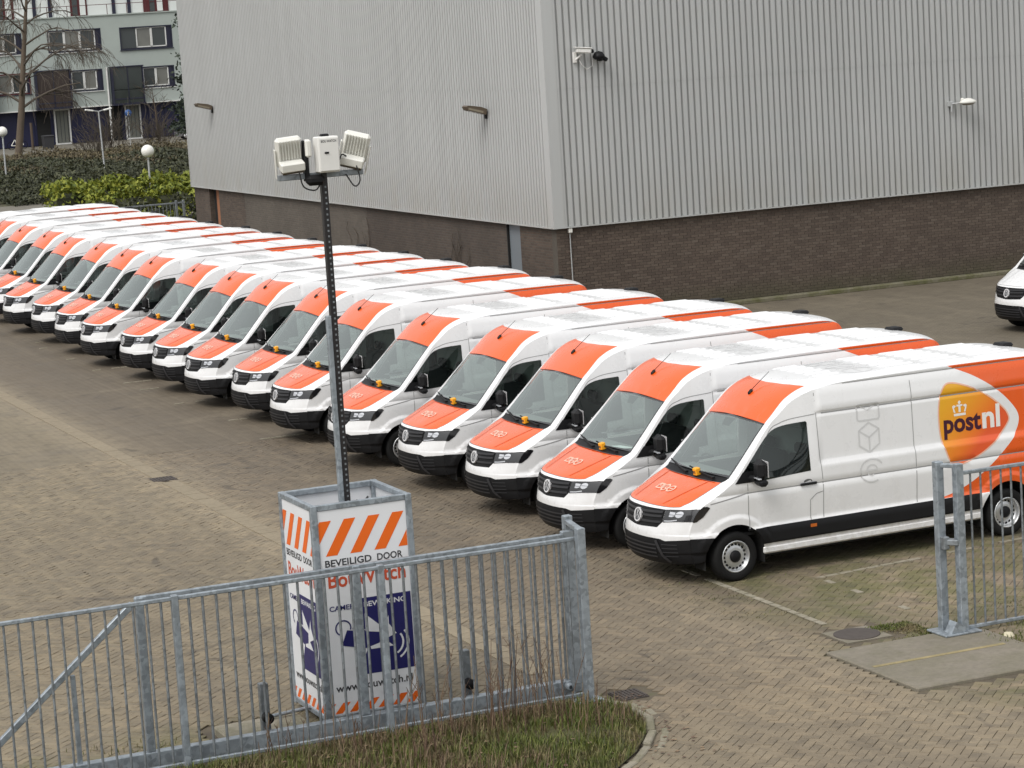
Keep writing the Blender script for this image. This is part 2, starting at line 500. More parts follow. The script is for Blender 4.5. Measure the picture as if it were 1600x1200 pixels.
def empty(name, loc=(0, 0, 0), rz=0.0, label=None, cat=None, group=None):
    o = bpy.data.objects.new(name, None)
    COL.objects.link(o)
    o.location = loc
    o.rotation_euler = (0, 0, rz)
    o.empty_display_size = 0.2
    return tag(o, label, cat, group)

class MB:
    def __init__(s):
        s.v = []; s.f = []; s.m = []; s.sm = []
    def add(s, vs, fs, mi=0, smooth=False):
        b = len(s.v)
        s.v.extend([tuple(map(float, p)) for p in vs])
        for f in fs:
            s.f.append(tuple(i + b for i in f)); s.m.append(mi); s.sm.append(smooth)
    def box(s, c, d, rot=None, mi=0, taper=1.0):
        x, y, z = d[0] / 2, d[1] / 2, d[2] / 2
        vs = [Vector((sx * x * (taper if sz > 0 else 1), sy * y * (taper if sz > 0 else 1), sz * z)) for sz in (-1, 1) for sx, sy in ((-1, -1), (1, -1), (1, 1), (-1, 1))]
        if rot is not None:
            vs = [rot @ q for q in vs]
        c = Vector(c)
        s.add([q + c for q in vs], [(3, 2, 1, 0), (4, 5, 6, 7), (0, 1, 5, 4), (1, 2, 6, 5), (2, 3, 7, 6), (3, 0, 4, 7)], mi)
    def rbox(s, c, d, r=0.02, rot=None, mi=0):
        """box with rounded vertical section: chamfered on all edges"""
        x, y, z = d[0] / 2, d[1] / 2, d[2] / 2
        r = min(r, x * .95, y * .95, z * .95)
        vs = []; idx = {}
        for sx in (-1, 1):
            for sy in (-1, 1):
                for sz in (-1, 1):
                    for a in range(3):
                        q = [sx * x, sy * y, sz * z]
                        for k in range(3):
                            if k != a: q[k] -= (sx, sy, sz)[k] * r
                        idx[(sx, sy, sz, a)] = len(vs); vs.append(Vector(q))
        fs = []
        for a in range(3):
            b, c2 = (a + 1) % 3, (a + 2) % 3
            for sg in (-1, 1):
                loop = []
                for (p, q) in ((-1, -1), (1, -1), (1, 1), (-1, 1)):
                    k = [0, 0, 0]; k[a] = sg; k[b] = p; k[c2] = q
                    loop.append(idx[(*k, a)])
                fs.append(tuple(loop if sg > 0 else loop[::-1]))
        for a in range(3):            # edges along axis a
            b, c2 = (a + 1) % 3, (a + 2) % 3
            for p in (-1, 1):
                for q in (-1, 1):
                    def K(sa, face):
                        k = [0, 0, 0]; k[a] = sa; k[b] = p; k[c2] = q
                        return idx[(*k, face)]
                    lp = [K(-1, b), K(1, b), K(1, c2), K(-1, c2)]
                    fs.append(tuple(lp if p * q > 0 else lp[::-1]))
        for sx in (-1, 1):
            for sy in (-1, 1):
                for sz in (-1, 1):
                    lp = [idx[(sx, sy, sz, k)] for k in range(3)]
                    fs.append(tuple(lp if sx * sy * sz > 0 else lp[::-1]))
        if rot is not None:
            vs = [rot @ q for q in vs]
        c = Vector(c)
        s.add([q + c for q in vs], fs, mi)
    def tube(s, pts, r, n=6, mi=0, smooth=True, cap=True):
        pts = [Vector(p) for p in pts]
        rs = r if isinstance(r, (list, tuple)) else [r] * len(pts)
        vs = []; fs = []
        up = None
        for i, p in enumerate(pts):
            t = (pts[min(i + 1, len(pts) - 1)] - pts[max(i - 1, 0)])
            if t.length < 1e-9: t = Vector((0, 0, 1))
            t.normalize()
            if up is None:
                up = t.orthogonal().normalized()
            else:
                up = (up - t * up.dot(t))
                up = up.normalized() if up.length > 1e-6 else t.orthogonal().normalized()
            w = t.cross(up)
            for k in range(n):
                a = 2 * math.pi * k / n + math.pi / n
                vs.append(p + (up * math.cos(a) + w * math.sin(a)) * rs[i])
        for i in range(len(pts) - 1):
            for k in range(n):
                k2 = (k + 1) % n
                fs.append((i * n + k, i * n + k2, (i + 1) * n + k2, (i + 1) * n + k))
        s.add(vs, fs, mi, smooth)
        if cap:
            s.add(vs[:n], [tuple(range(n))[::-1]], mi)
            s.add(vs[-n:], [tuple(range(n))], mi)
    def lathe(s, prof, n=24, c=(0, 0, 0), axis='Z', mi=0, smooth=True):
        """profile [(r, h)] swept round an axis"""
        vs = []; fs = []
        for r, h in prof:
            for k in range(n):
                a = 2 * math.pi * k / n
                x, y = r * math.cos(a), r * math.sin(a)
                q = (x, y, h) if axis == 'Z' else ((x, h, -y) if axis == 'Y' else (h, x, y))
                vs.append((q[0] + c[0], q[1] + c[1], q[2] + c[2]))
        for i in range(len(prof) - 1):
            for k in range(n):
                k2 = (k + 1) % n
                fs.append((i * n + k, i * n + k2, (i + 1) * n + k2, (i + 1) * n + k))
        s.add(vs, fs, mi, smooth)
    def prism(s, poly, axis, a, b, mi=0):
        """2D polygon extruded along an axis from a to b"""
        def P(u, v, w):
            return {'X': (w, u, v), 'Y': (u, w, v), 'Z': (u, v, w)}[axis]
        n = len(poly)
        vs = [P(u, v, a) for u, v in poly] + [P(u, v, b) for u, v in poly]
        fs = [tuple(range(n))[::-1], tuple(range(n, 2 * n))] + [(i, (i + 1) % n, n + (i + 1) % n, n + i) for i in range(n)]
        s.add(vs, fs, mi)
    def mesh(s, name, mats):
        me = bpy.data.meshes.new(name)
        me.from_pydata(s.v, [], s.f)
        for k in mats:
            me.materials.append(MT[k])
        me.polygons.foreach_set('material_index', s.m)
        me.polygons.foreach_set('use_smooth', s.sm)
        me.update()
        return me
    def build(s, name, mats, parent=None, recalc=False):
        if isinstance(mats, str): mats = (mats,)
        me = s.mesh(name, mats)
        if recalc:
            import bmesh
            bm = bmesh.new(); bm.from_mesh(me)
            bmesh.ops.recalc_face_normals(bm, faces=bm.faces)
            bm.to_mesh(me); bm.free()
        return link(name, me, parent)

def rotz(a): return Matrix.Rotation(a, 3, 'Z')
def rotx(a): return Matrix.Rotation(a, 3, 'X')
def roty(a): return Matrix.Rotation(a, 3, 'Y')

def quick(name, mats, parent=None, **kw):
    """one-box part"""
    b = MB(); b.rbox(kw['c'], kw['d'], kw.get('r', 0.01), kw.get('rot')); return b.build(name, mats, parent)

# text -> 2D triangles, fitted to a box
_tc = {}
def text2d(body, bold=0.0):
    key = (body, bold)
    if key not in _tc:
        cu = bpy.data.curves.new('lettering', 'FONT')
        cu.body = body; cu.size = 1.0; cu.offset = bold; cu.resolution_u = 3
        ob = bpy.data.objects.new('lettering', cu)
        COL.objects.link(ob)
        bpy.context.view_layer.update()
        me = bpy.data.meshes.new_from_object(ob.evaluated_get(bpy.context.evaluated_depsgraph_get()))
        v = np.array([q.co[:2] for q in me.vertices]); f = [tuple(p.vertices) for p in me.polygons]
        bpy.data.objects.remove(ob); bpy.data.curves.remove(cu); bpy.data.meshes.remove(me)
        _tc[key] = (v, f)
    return _tc[key]
def text_fit(body, x0, x1, y0, y1=None, bold=0.0):
    v, f = text2d(body, bold)
    v = v.copy()
    lo, hi = v.min(0), v.max(0)
    sx = (x1 - x0) / (hi[0] - lo[0])
    sy = sx if y1 is None else (y1 - y0) / (hi[1] - lo[1])
    v[:, 0] = x0 + (v[:, 0] - lo[0]) * sx
    v[:, 1] = y0 + (v[:, 1] - (lo[1] if y1 is not None else 0)) * sy
    return v, f
def islands(v, f):
    lab = list(range(len(v)))
    def find(a):
        while lab[a] != a: lab[a] = lab[lab[a]]; a = lab[a]
        return a
    for t in f:
        for k in t[1:]: lab[find(k)] = find(t[0])
    gr = {}
    for t in f: gr.setdefault(find(t[0]), []).append(t)
    out = []
    for fs in gr.values():
        used = sorted({k for t in fs for k in t}); ix = {k: i for i, k in enumerate(used)}
        out.append((v[used], [tuple(ix[k] for k in t) for t in fs]))
    return out
def ribbon2d(pts, w, closed=False, step=0.04):
    pts = [np.array(p, float) for p in pts]
    if closed: pts = pts + [pts[0]]
    dense = [pts[0]]
    for a, b in zip(pts[:-1], pts[1:]):
        n = max(1, int(np.linalg.norm(b - a) / step))
        for k in range(1, n + 1): dense.append(a + (b - a) * k / n)
    vs = []; fs = []
    n = len(dense)
    for i, p in enumerate(dense):
        if closed and i in (0, n - 1):
            t = dense[1] - dense[-2]
        else:
            t = dense[min(i + 1, n - 1)] - dense[max(i - 1, 0)]
        L = np.linalg.norm(t); t = t / (L if L > 0 else 1)
        nn = np.array([-t[1], t[0]]) * w / 2
        vs += [p + nn, p - nn]
        if i: fs.append((2 * i - 2, 2 * i - 1, 2 * i + 1, 2 * i))
    return np.array(vs), fs
def smooth_closed(pts, n=8):
    pts = [np.array(p, float) for p in pts]; N = len(pts); out = []
    for i in range(N):
        p0, p1, p2, p3 = pts[i - 1], pts[i], pts[(i + 1) % N], pts[(i + 2) % N]
        for k in range(n):
            t = k / n
            out.append(0.5 * (2 * p1 + (p2 - p0) * t + (2 * p0 - 5 * p1 + 4 * p2 - p3) * t * t + (-p0 + 3 * p1 - 3 * p2 + p3) * t ** 3))
    return out
def smooth_open(pts, n=6):
    pts = [np.array(p, float) for p in pts]
    P = [2 * pts[0] - pts[1]] + pts + [2 * pts[-1] - pts[-2]]; out = []
    for i in range(1, len(P) - 2):
        p0, p1, p2, p3 = P[i - 1], P[i], P[i + 1], P[i + 2]
        for k in range(n):
            t = k / n
            out.append(0.5 * (2 * p1 + (p2 - p0) * t + (2 * p0 - 5 * p1 + 4 * p2 - p3) * t * t + (-p0 + 3 * p1 - 3 * p2 + p3) * t ** 3))
    out.append(pts[-1])
    return out

def pip(q, poly):
    """points in polygon, vectorised"""
    q = np.asarray(q); poly = np.asarray(poly); x, y = q[:, 0], q[:, 1]
    ins = np.zeros(len(q), bool); j = len(poly) - 1
    for i in range(len(poly)):
        xi, yi = poly[i]; xj, yj = poly[j]
        c = ((yi > y) != (yj > y))
        if yj != yi:
            ins ^= c & (x < (xj - xi) * (y - yi) / (yj - yi) + xi)
        j = i
    return ins

def cdt_regions(outline, regions, grid, extra=(), rows=()):
    """triangulate the outline; regions = [(name, polygon)] in priority order (first wins); leftover = 'body'"""
    vs = []; es = []
    def addpoly(poly):
        b = len(vs); n = len(poly)
        vs.extend([Vector((float(p[0]), float(p[1]))) for p in poly])
        es.extend([(b + i, b + (i + 1) % n) for i in range(n)])
    addpoly(outline)
    for _, p in regions: addpoly(p)
    for p in extra: addpoly(p)
    for a, b_ in rows:
        k = len(vs); vs.extend([Vector(a), Vector(b_)]); es.append((k, k + 1))
    g = np.asarray(grid)
    g = g[pip(g, outline)]
    vs.extend([Vector((float(a), float(b))) for a, b in g])
    V, E, Fc, *_ = delaunay_2d_cdt(vs, es, [], 0, 1e-5)
    V = np.array([tuple(p) for p in V]); Fc = np.array([tuple(f) for f in Fc])
    cen = V[Fc].mean(1)
    ok = pip(cen, outline)
    out = {}
    left = ok.copy()
    for name, p in regions:
        sel = left & pip(cen, p)
        out.setdefault(name, []).append(Fc[sel]); left &= ~sel
    out['body'] = [Fc[left]]
    res = {}
    for k, L in out.items():
        F_ = np.concatenate(L)
        if len(F_):
            used, inv = np.unique(F_, return_inverse=True)
            res[k] = (V[used], inv.reshape(-1, 3))
    return res

# ------------------------------------------------------------------ the van's skin
def ss(x, a, b):
    t = np.clip((np.asarray(x, float) - a) / (b - a), 0, 1)
    return t * t * (3 - 2 * t)
ZC = np.array([0.20, 0.30, 0.33, 0.40, 0.455, 0.47, 0.70, 0.715, 0.76, 0.80, 1.10, 1.185, 1.200, 1.212, 1.228, 1.43, 1.455, 1.50, 1.52, 2.13, 2.150, 2.172, 2.192, 2.21, 2.27, 2.50, 2.522, 2.534, 2.548, 2.60])
YC = np.array([.945, .965, .975, .985, .985, 1.002, 1.002, .985, .985, .988, 1.014, 1.014, 1.004, 1.004, 1.014, 1.012, 1.004, .978, .975, .962, .950, .948, .964, .968, .966, .926, .912, .910, .920, .905])
ZF = np.array([0.20, 0.30, 0.33, 0.40, 0.455, 0.47, 0.70, 0.715, 0.76, 0.80, 1.10, 1.185, 1.200, 1.212, 1.228, 1.36, 1.70, 2.10, 2.47, 2.60])
YF = np.array([.945, .965, .975, .985, .985, 1.002, 1.002, .985, .985, .988, 1.010, 1.010, 1.001, 1.001, 1.010, 1.008, .985, .955, .920, .905])
HUBS = ((0.0, 0.345, 0.452), (-4.49, 0.345, 0.470))
def sideY(x, z):
    x = np.asarray(x, float); z = np.asarray(z, float)
    m = ss(x, -1.36, -1.44)
    y = np.interp(z, ZC, YC) * m + np.interp(z, ZF, YF) * (1 - m)
    y = y - 0.11 * np.clip(x / 0.65, 0, 2) ** 2.1
    y = y - 0.085 * ss(x, -1.42, -0.60) * ss(z, 1.30, 2.1)
    y = y - 0.06 * np.clip((-5.15 - x) / 0.40, 0, 2) ** 2
    for hx, hz, rr in HUBS:
        r = np.hypot(x - hx, z - hz)
        y = y + 0.028 * ss(r, rr + 0.15, rr + 0.075) * ss(z, 0.42, 0.62)
    return y
#        Px     Pz     Ex     Ez     p
KN = np.array([
    (0.905, 0.295, 0.602, 0.315, 2.6), (0.960, 0.37, 0.625, 0.39, 2.6), (0.990, 0.48, 0.645, 0.50, 2.6), (1.000, 0.62, 0.655, 0.63, 2.6),
    (0.995, 0.72, 0.650, 0.73, 2.6), (0.970, 0.82, 0.620, 0.84, 2.6), (0.945, 0.95, 0.570, 0.97, 2.6), (0.915, 1.055, 0.500, 1.065, 2.6),
    (0.845, 1.105, 0.440, 1.115, 2.6), (0.70, 1.165, 0.350, 1.165, 2.6), (0.45, 1.265, 0.200, 1.255, 2.7), (0.17, 1.365, 0.030, 1.362, 2.6),
    (0.09, 1.400, -0.030, 1.405, 2.4), (-0.26, 1.785, -0.375, 1.76, 2.4), (-0.59, 2.145, -0.690, 2.09, 2.4), (-0.76, 2.300, -0.85, 2.225, 2.8),
    (-0.95, 2.435, -1.01, 2.355, 3.2), (-1.18, 2.540, -1.22, 2.45, 3.8), (-1.50, 2.590, -1.52, 2.515, 4.5), (-2.0, 2.608, -2.0, 2.55, 5.0),
    (-3.5, 2.618, -3.5, 2.575, 5.0), (-5.0, 2.610, -5.0, 2.565, 5.0), (-5.33, 2.580, -5.30, 2.52, 4.0), (-5.48, 2.50, -5.43, 2.43, 3.5),
    (-5.545, 2.30, -5.475, 2.22, 3.5), (-5.56, 1.90, -5.49, 1.88, 3.5), (-5.575, 1.0, -5.505, 1.0, 3.5), (-5.58, 0.42, -5.51, 0.42, 3.5)])
SK = np.concatenate([[0], np.cumsum(np.hypot(np.diff(KN[:, 0]), np.diff(KN[:, 1])))])
def catmull(u):
    """monotone-ish cubic through the knots"""
    u = np.clip(np.asarray(u, float), 0, SK[-1])
    i = np.clip(np.searchsorted(SK, u, side='right') - 1, 0, len(SK) - 2)
    h = SK[i + 1] - SK[i]; t = (u - SK[i]) / h
    def tang(k):
        a = np.clip(k - 1, 0, len(SK) - 1); b = np.clip(k + 1, 0, len(SK) - 1)
        return (KN[b] - KN[a]) / (SK[b] - SK[a])[:, None]
    # limit tangents so that long flat stretches beside short ones do not overshoot
    d = (KN[i + 1] - KN[i]) / h[:, None]
    m0, m1 = tang(i), tang(i + 1)
    lim = lambda m: np.where(np.sign(m) != np.sign(d), np.where(np.abs(d) < 1e-9, 0, m * 0.35), np.sign(m) * np.minimum(np.abs(m), 2.6 * np.abs(d) + 1e-9))
    m0, m1 = lim(m0), lim(m1)
    t = t[:, None]; h = h[:, None]
    return (2 * t**3 - 3 * t**2 + 1) * KN[i] + (t**3 - 2 * t**2 + t) * h * m0 + (-2 * t**3 + 3 * t**2) * KN[i + 1] + (t**3 - t**2) * h * m1
def skin_front(q):
    q = np.asarray(q, float); t = q[:, 0]; k = catmull(q[:, 1])
    g = np.abs(np.clip(t, -1, 1)) ** k[:, 4]
    x = k[:, 0] + (k[:, 2] - k[:, 0]) * g; z = k[:, 1] + (k[:, 3] - k[:, 1]) * g
    return np.stack([x, t * sideY(k[:, 2], k[:, 3]), z], 1)
def skin_left(q):
    q = np.asarray(q, float)
    return np.stack([q[:, 0], sideY(q[:, 0], q[:, 1]), q[:, 1]], 1)
def skin_right(q):
    p = skin_left(q); p[:, 1] *= -1; return p
CEN = np.array([-2.2, 0, 1.2])
def skin_normals(skin, q, e=0.004):
    q = np.asarray(q, float)
    du = skin(q + [e, 0]) - skin(q - [e, 0]); dv = skin(q + [0, e]) - skin(q - [0, e])
    n = np.cross(du, dv); n /= np.linalg.norm(n, axis=1)[:, None] + 1e-12
    if skin is skin_left: n *= np.sign(n[:, 1])[:, None]
    elif skin is skin_right: n *= -np.sign(n[:, 1])[:, None]
    else:
        p = skin(q); out = p - np.stack([np.clip(p[:, 0], -4.6, 0.0), 0 * p[:, 1], np.clip(p[:, 2], .7, 1.5)], 1)
        n *= np.sign((n * out).sum(1))[:, None]
    return n
def skin_pts(skin, q, off=0.0):
    p = skin(q); n = skin_normals(skin, q)
    return p + n * off, n
class SkinMesh:
    """collects patches on the skins into one mesh with true surface normals"""
    def __init__(s): s.v = []; s.n = []; s.f = []; s.k = 0; s.mi = []
    def add(s, skin, q, f, off=0.0, mi=0):
        p, n = skin_pts(skin, q, off)
        f = [tuple(t) for t in f]
        if f:
            a = p[[t[0] for t in f]]; b = p[[t[1] for t in f]]; c = p[[t[2] for t in f]]
            fn = np.cross(b - a, c - a); nn = n[[t[0] for t in f]]
            fl = (fn * nn).sum(1) < 0
            f = [t[::-1] if z else t for t, z in zip(f, fl)]
        s.v.append(p); s.n.append(n); s.f += [tuple(i + s.k for i in t) for t in f]; s.mi += [mi] * len(f); s.k += len(p)
        return s
    def build(s, name, mats, parent=None):
        me = bpy.data.meshes.new(name)
        V = np.concatenate(s.v); N = np.concatenate(s.n)
        me.from_pydata(V.tolist(), [], s.f)
        for k in ((mats,) if isinstance(mats, str) else mats): me.materials.append(MT[k])
        me.polygons.foreach_set('use_smooth', [True] * len(s.f))
        me.polygons.foreach_set('material_index', s.mi)
        me.update()
        me.normals_split_custom_set_from_vertices(N.tolist())
        return link(name, me, parent)

def arc_pts(hx, hz, r, n=22, a0=180, a1=0):
    return [(hx + r * math.cos(R(a0 + (a1 - a0) * k / n)), hz + r * math.sin(R(a0 + (a1 - a0) * k / n))) for k in range(n + 1)]

def make_van():
    root = empty('delivery_van')
    # ---- side skins
    uu = np.unique(np.concatenate([np.linspace(SK[i], SK[i + 1], 6 if i < 19 or i > 20 else 14) for i in range(len(SK) - 1)]))
    ek = catmull(uu)
    E = [tuple(p) for p in ek[:, 2:4]]                                     # front bottom -> roof -> rear bottom
    bottom = [(-5.35, 0.40)] + arc_pts(-4.49, 0.345, 0.470) + [(-3.98, 0.335), (-0.50, 0.335)] + arc_pts(0, 0.345, 0.452) + [(0.50, 0.325)]
    outline = E + bottom
    win = smooth_open([(-0.06, 1.385), (-0.36, 1.69), (-0.615, 1.94), (-0.76, 2.025), (-0.95, 2.060), (-1.21, 2.075)], 5) + [(-1.225, 2.06), (-1.225, 1.39), (-0.90, 1.375), (-0.45, 1.35), (-0.10, 1.352)]
    strip1 = [(-0.30, 0.47), (-0.30, 0.70), (-4.02, 0.70), (-4.02, 0.47)]
    strip2 = [(-4.96, 0.47), (-4.96, 0.70), (-5.60, 0.70), (-5.60, 0.34), (-4.90, 0.34)]
    bump = [(0.9, 0.2), (0.9, 0.66), (0.655, 0.665), (0.33, 0.655), (0.30, 0.2)]
    head = [(0.70, 0.885), (0.555, 0.895), (0.46, 0.96), (0.365, 1.075), (0.40, 1.095), (0.475, 1.098), (0.70, 1.06)]
    logo = smooth_closed([(-3.60, 2.335), (-3.47, 2.28), (-3.40, 2.10), (-3.375, 1.85), (-3.40, 1.55), (-3.50, 1.25), (-3.58, 1.165), (-3.74, 1.165), (-4.05, 1.27), (-4.34, 1.45), (-4.54, 1.65), (-4.56, 1.76), (-4.46, 1.90), (-4.20, 2.10), (-3.88, 2.26)], 5)
    orange = smooth_open([(-3.50, 2.62), (-3.64, 2.55), (-3.99, 2.40), (-4.36, 2.17), (-4.62, 1.93), (-4.74, 1.72), (-4.66, 1.49), (-4.40, 1.235), (-4.10, 1.01), (-3.85, 0.865), (-3.56, 0.76), (-3.30, 0.705)], 5) + [(-3.9, 0.70), (-5.8, 0.70), (-5.8, 2.7)]
    xs = np.concatenate([np.arange(-5.5, -1.5, 0.16), np.arange(-1.48, 0.66, 0.065)])
    zs = np.unique(np.concatenate([ZC, np.arange(0.40, 2.5, 0.10)]))
    zs = zs[zs > 0.3]
    gx, gz = np.meshgrid(xs, zs)
    grid = np.stack([gx.ravel(), gz.ravel()], 1)
    rings = []
    for hx, hz, rr in HUBS:
        for r in (0.03, 0.07, 0.10, 0.13, 0.155):
            rings += arc_pts(hx, hz, rr + r, 26)
    grid = np.concatenate([grid, rings])
    reg = cdt_regions(outline, [('bumper', bump), ('headlight', head), ('window', win), ('strip', strip1), ('strip', strip2), ('logo', logo), ('livery', orange)], grid, rows=[((-5.7, float(z)), (0.75, float(z))) for z in zs])
    # ---- front / roof / rear skin in (t, v)
    V = lambda i, f=0.0: SK[i] + f * (SK[min(i + 1, len(SK) - 1)] - SK[i])
    vv = np.unique(np.concatenate([np.linspace(SK[i], SK[i + 1], 7 if i < 19 else (5 if i > 20 else 9)) for i in range(len(SK) - 1)]))
    tt = np.sin(np.linspace(-math.pi / 2, math.pi / 2, 29)); tt = 0.55 * tt + 0.45 * np.linspace(-1, 1, 29)
    out2 = [(-1, v) for v in vv] + [(t, vv[-1]) for t in tt[1:-1]] + [(1, v) for v in vv[::-1]] + [(t, vv[0]) for t in tt[::-1][1:-1]]
    # side edge of this skin must follow the same v samples as the side skins
    gt, gv = np.meshgrid(tt, vv)
    grid2 = np.stack([gt.ravel(), gv.ravel()], 1)
    def sym(half):
        return half + [(-t, v) for t, v in half[::-1]]
    b_low = [(-1.1, -0.1), (1.1, -0.1), (1.1, V(3, .35))] + [(0.66, V(3, .05)), (0.56, V(3, .30)), (-0.56, V(3, .30)), (-0.66, V(3, .05)), (-1.1, V(3, .35))]
    grille = [(0.0, V(4, .62)), (0.50, V(4, .80)), (0.585, V(5, .45)), (0.585, V(6, .92)), (0.0, V(6, .98))]
    grille = grille + [(-t, v) for t, v in grille[::-1][1:-1]]
    hl = [(0.590, V(5, .40)), (0.80, V(5, .50)), (1.1, V(5, .42)), (1.1, V(7, .08)), (0.88, V(6, .97)), (0.590, V(6, .93))]
    hr = [(-t, v) for t, v in hl]
    bonnet = smooth_open([(0.0, V(7, .62)), (0.35, V(7, .56)), (0.63, V(7, .44)), (0.75, V(7, .55))], 4) + [(0.785, V(8, .4)), (0.80, V(9, .5)), (0.805, V(10, .4)), (0.808, V(11, .05)), (0.55, V(11, .02)), (0.0, V(11, .10))]
    bonnet = bonnet + [(-t, v) for t, v in bonnet[::-1][1:-1]]
    cowl = [(-0.80, V(10, .9)), (0.80, V(10, .9)), (0.862, V(12, .06)), (-0.862, V(12, .06))]
    ws_out = [(0.865, V(12, .02)), (0.885, V(13)), (0.905, V(13, .96)), (0.0, V(14, -.0)), (-0.905, V(13, .96)), (-0.885, V(13)), (-0.865, V(12, .02))]
    ws_in = [(0.835, V(12, .14)), (0.862, V(13)), (0.880, V(13, .90)), (0.0, V(13, .93)), (-0.880, V(13, .90)), (-0.862, V(13)), (-0.835, V(12, .14)), (0, V(12, .10))]
    brow = [(0.897, V(13, .93)), (0.90, V(14, .5)), (0.88, V(15, .3)), (0.86, V(16)), (0.84, V(17)), (0.825, V(17, .45)), (0.70, V(17, .26)), (0.45, V(17, .05)), (0.0, V(16, .92))]
    brow = brow + [(-t, v) for t, v in brow[::-1][1:-1]] + [(-0.897, V(13, .93)), (0.0, V(13, .93))]
    reg2 = cdt_regions(out2, [('bumper', b_low), ('grille', grille), ('headlight_l', hl), ('headlight_r', hr), ('bonnet', bonnet), ('cowl', cowl), ('windscreen', ws_in), ('frit', ws_out), ('brow', brow)], grid2, rows=[((-1.05, float(v)), (1.05, float(v))) for v in vv[1:-1]])
    sk2 = lambda k: reg2[k]
    # ---- painted body
    b = SkinMesh()
    b.add(skin_left, *reg['body']); b.add(skin_right, *reg['body']); b.add(skin_front, *reg2['body'])
    body = b.build('body', 'white', root)
    for skin in (skin_left, skin_right):
        SkinMesh().add(skin, *reg['livery']).build('livery_panel', 'orange', root)
        lg = SkinMesh().add(skin, *reg['logo']).build('logo_panel', 'logo', root)
        pts2 = np.array(logo)
        # lettering and crown, readable on each side
        c0, dr = (-3.925, -1.0) if skin is skin_left else (-3.925, 1.0)
        def place(v):
            return np.stack([c0 + dr * (v[:, 0]), v[:, 1]], 1)
        vtx, fc = text_fit('post', -0.47, 0.165, 1.63, None, 0.030)
        vtx[:, 1] = 1.63 + (vtx[:, 1] - 1.63) * 1.06
        for v_, f_ in islands(vtx, fc):
            s = SkinMesh(); s.add(skin, place(v_), f_, 0.003); s.build('letter', 'purple_print', lg)
        vtx, fc = text_fit('nl', 0.185, 0.49, 1.63, None, 0.030)
        vtx[:, 1] = 1.63 + (vtx[:, 1] - 1.63) * 0.96
        for v_, f_ in islands(vtx, fc):
            s = SkinMesh(); s.add(skin, place(v_), f_, 0.003); s.build('letter', 'white_print', lg)
        s = SkinMesh()
        cx = -0.19
        for poly in ([(-.10, 1.85), (.10, 1.85), (.10, 1.885), (-.10, 1.885)], [(-.10, 1.90), (-.125, 1.99), (-.10, 2.01), (-.06, 1.995), (-.075, 1.975), (-.095, 1.965), (-.07, 1.90)],
                     [(.10, 1.90), (.125, 1.99), (.10, 2.01), (.06, 1.995), (.075, 1.975), (.095, 1.965), (.07, 1.90)], [(-.018, 1.90), (.018, 1.90), (.018, 1.985), (.05, 1.985), (.05, 2.01), (-.05, 2.01), (-.05, 1.985), (-.018, 1.985)],
                     [(-.012, 2.015), (.012, 2.015), (.026, 2.045), (0, 2.07), (-.026, 2.045)]):
            pa = np.array([(cx + p, q) for p, q in poly]); n = len(pa)
            s.add(skin, place(pa), [tuple(range(n))], 0.003)
        s.build('crown_emblem', 'white_print', lg)
        # pale outline round the yellow print
        s = SkinMesh(); rv, rf = ribbon2d(logo, 0.022, True, 0.05); s.add(skin, rv, rf, 0.002); s.build('logo_outline', 'pale_print', lg)
        # three grey outline icons: envelope, parcel, e
        s = SkinMesh(); X0 = -2.21
        w = 0.025
        def rrect(cx, cz, a, h, r):
            pts = []
            for sx, sz, a0 in ((1, 1, 0), (-1, 1, 90), (-1, -1, 180), (1, -1, 270)):
                for k in range(5):
                    t = R(a0 + 22.5 * k); pts.append((cx + sx * (a - r) + r * math.cos(t), cz + sz * (h - r) + r * math.sin(t)))
            return pts
        def put(v, f): s.add(skin, np.stack([X0 + dr * v[:, 0], v[:, 1]], 1), f, 0.003)
        put(*ribbon2d(rrect(0, 2.09, 0.18, 0.115, 0.04), w, True))
        put(*ribbon2d([(-0.14, 2.19), (0.0, 2.115), (0.14, 2.19)], w))
        hx_ = [(0.20 * math.cos(R(90 + 60 * k)) * 0.95, 1.73 + 0.21 * math.sin(R(90 + 60 * k))) for k in range(6)]
        put(*ribbon2d(hx_, w, True))
        for k in (1, 3, 5): put(*ribbon2d([(0, 1.73), hx_[k]], w))
        put(*ribbon2d([(0.19 * math.cos(R(a)), 1.265 + 0.165 * math.sin(R(a))) for a in range(-60, -345, -15)], w))
        put(*ribbon2d([(-.08, 1.27), (.085, 1.27)] + [(.085 * math.cos(R(a)), 1.27 + .075 * math.sin(R(a))) for a in range(15, 315, 20)], w))
        s.build('icon_print', 'grey_print', root)
        SkinMesh().add(skin, *reg['window'], 0.004).build('side_window', 'side_glass', root)
        SkinMesh().add(skin, *reg['strip'], 0.004).build('rubbing_strip', 'black_plastic', root)
        s = SkinMesh()
        for ln in ([(-0.215, 1.33), (-0.215, 0.71)], smooth_open([(-0.215, 1.345), (-0.42, 1.62), (-0.66, 1.995), (-0.82, 2.085), (-1.0, 2.13), (-1.36, 2.160)], 5),
                   [(-1.37, 2.45), (-1.385, 1.60), (-1.41, 1.21), (-1.41, 0.71)], [(-2.93, 2.45), (-2.95, 0.71)],
                   [(-1.20, 0.70), (-1.20, 0.98), (-1.30, 1.06), (-1.40, 1.08)]):
            s.add(skin, *ribbon2d(ln, 0.011), 0.0025)
        s.build('panel_gap', 'gap_crease_shade', root)
        s = SkinMesh()
        s.add(skin, *ribbon2d([(0.36, 1.12), (-0.2, 1.2055), (-0.5, 1.206)], 0.016), 0.0025)
        s.add(skin, *ribbon2d([(-0.5, 1.206), (-5.44, 1.206)], 0.016), 0.0025)
        s.add(skin, *ribbon2d([(-1.46, 2.160), (-5.38, 2.160)], 0.016), 0.0025)
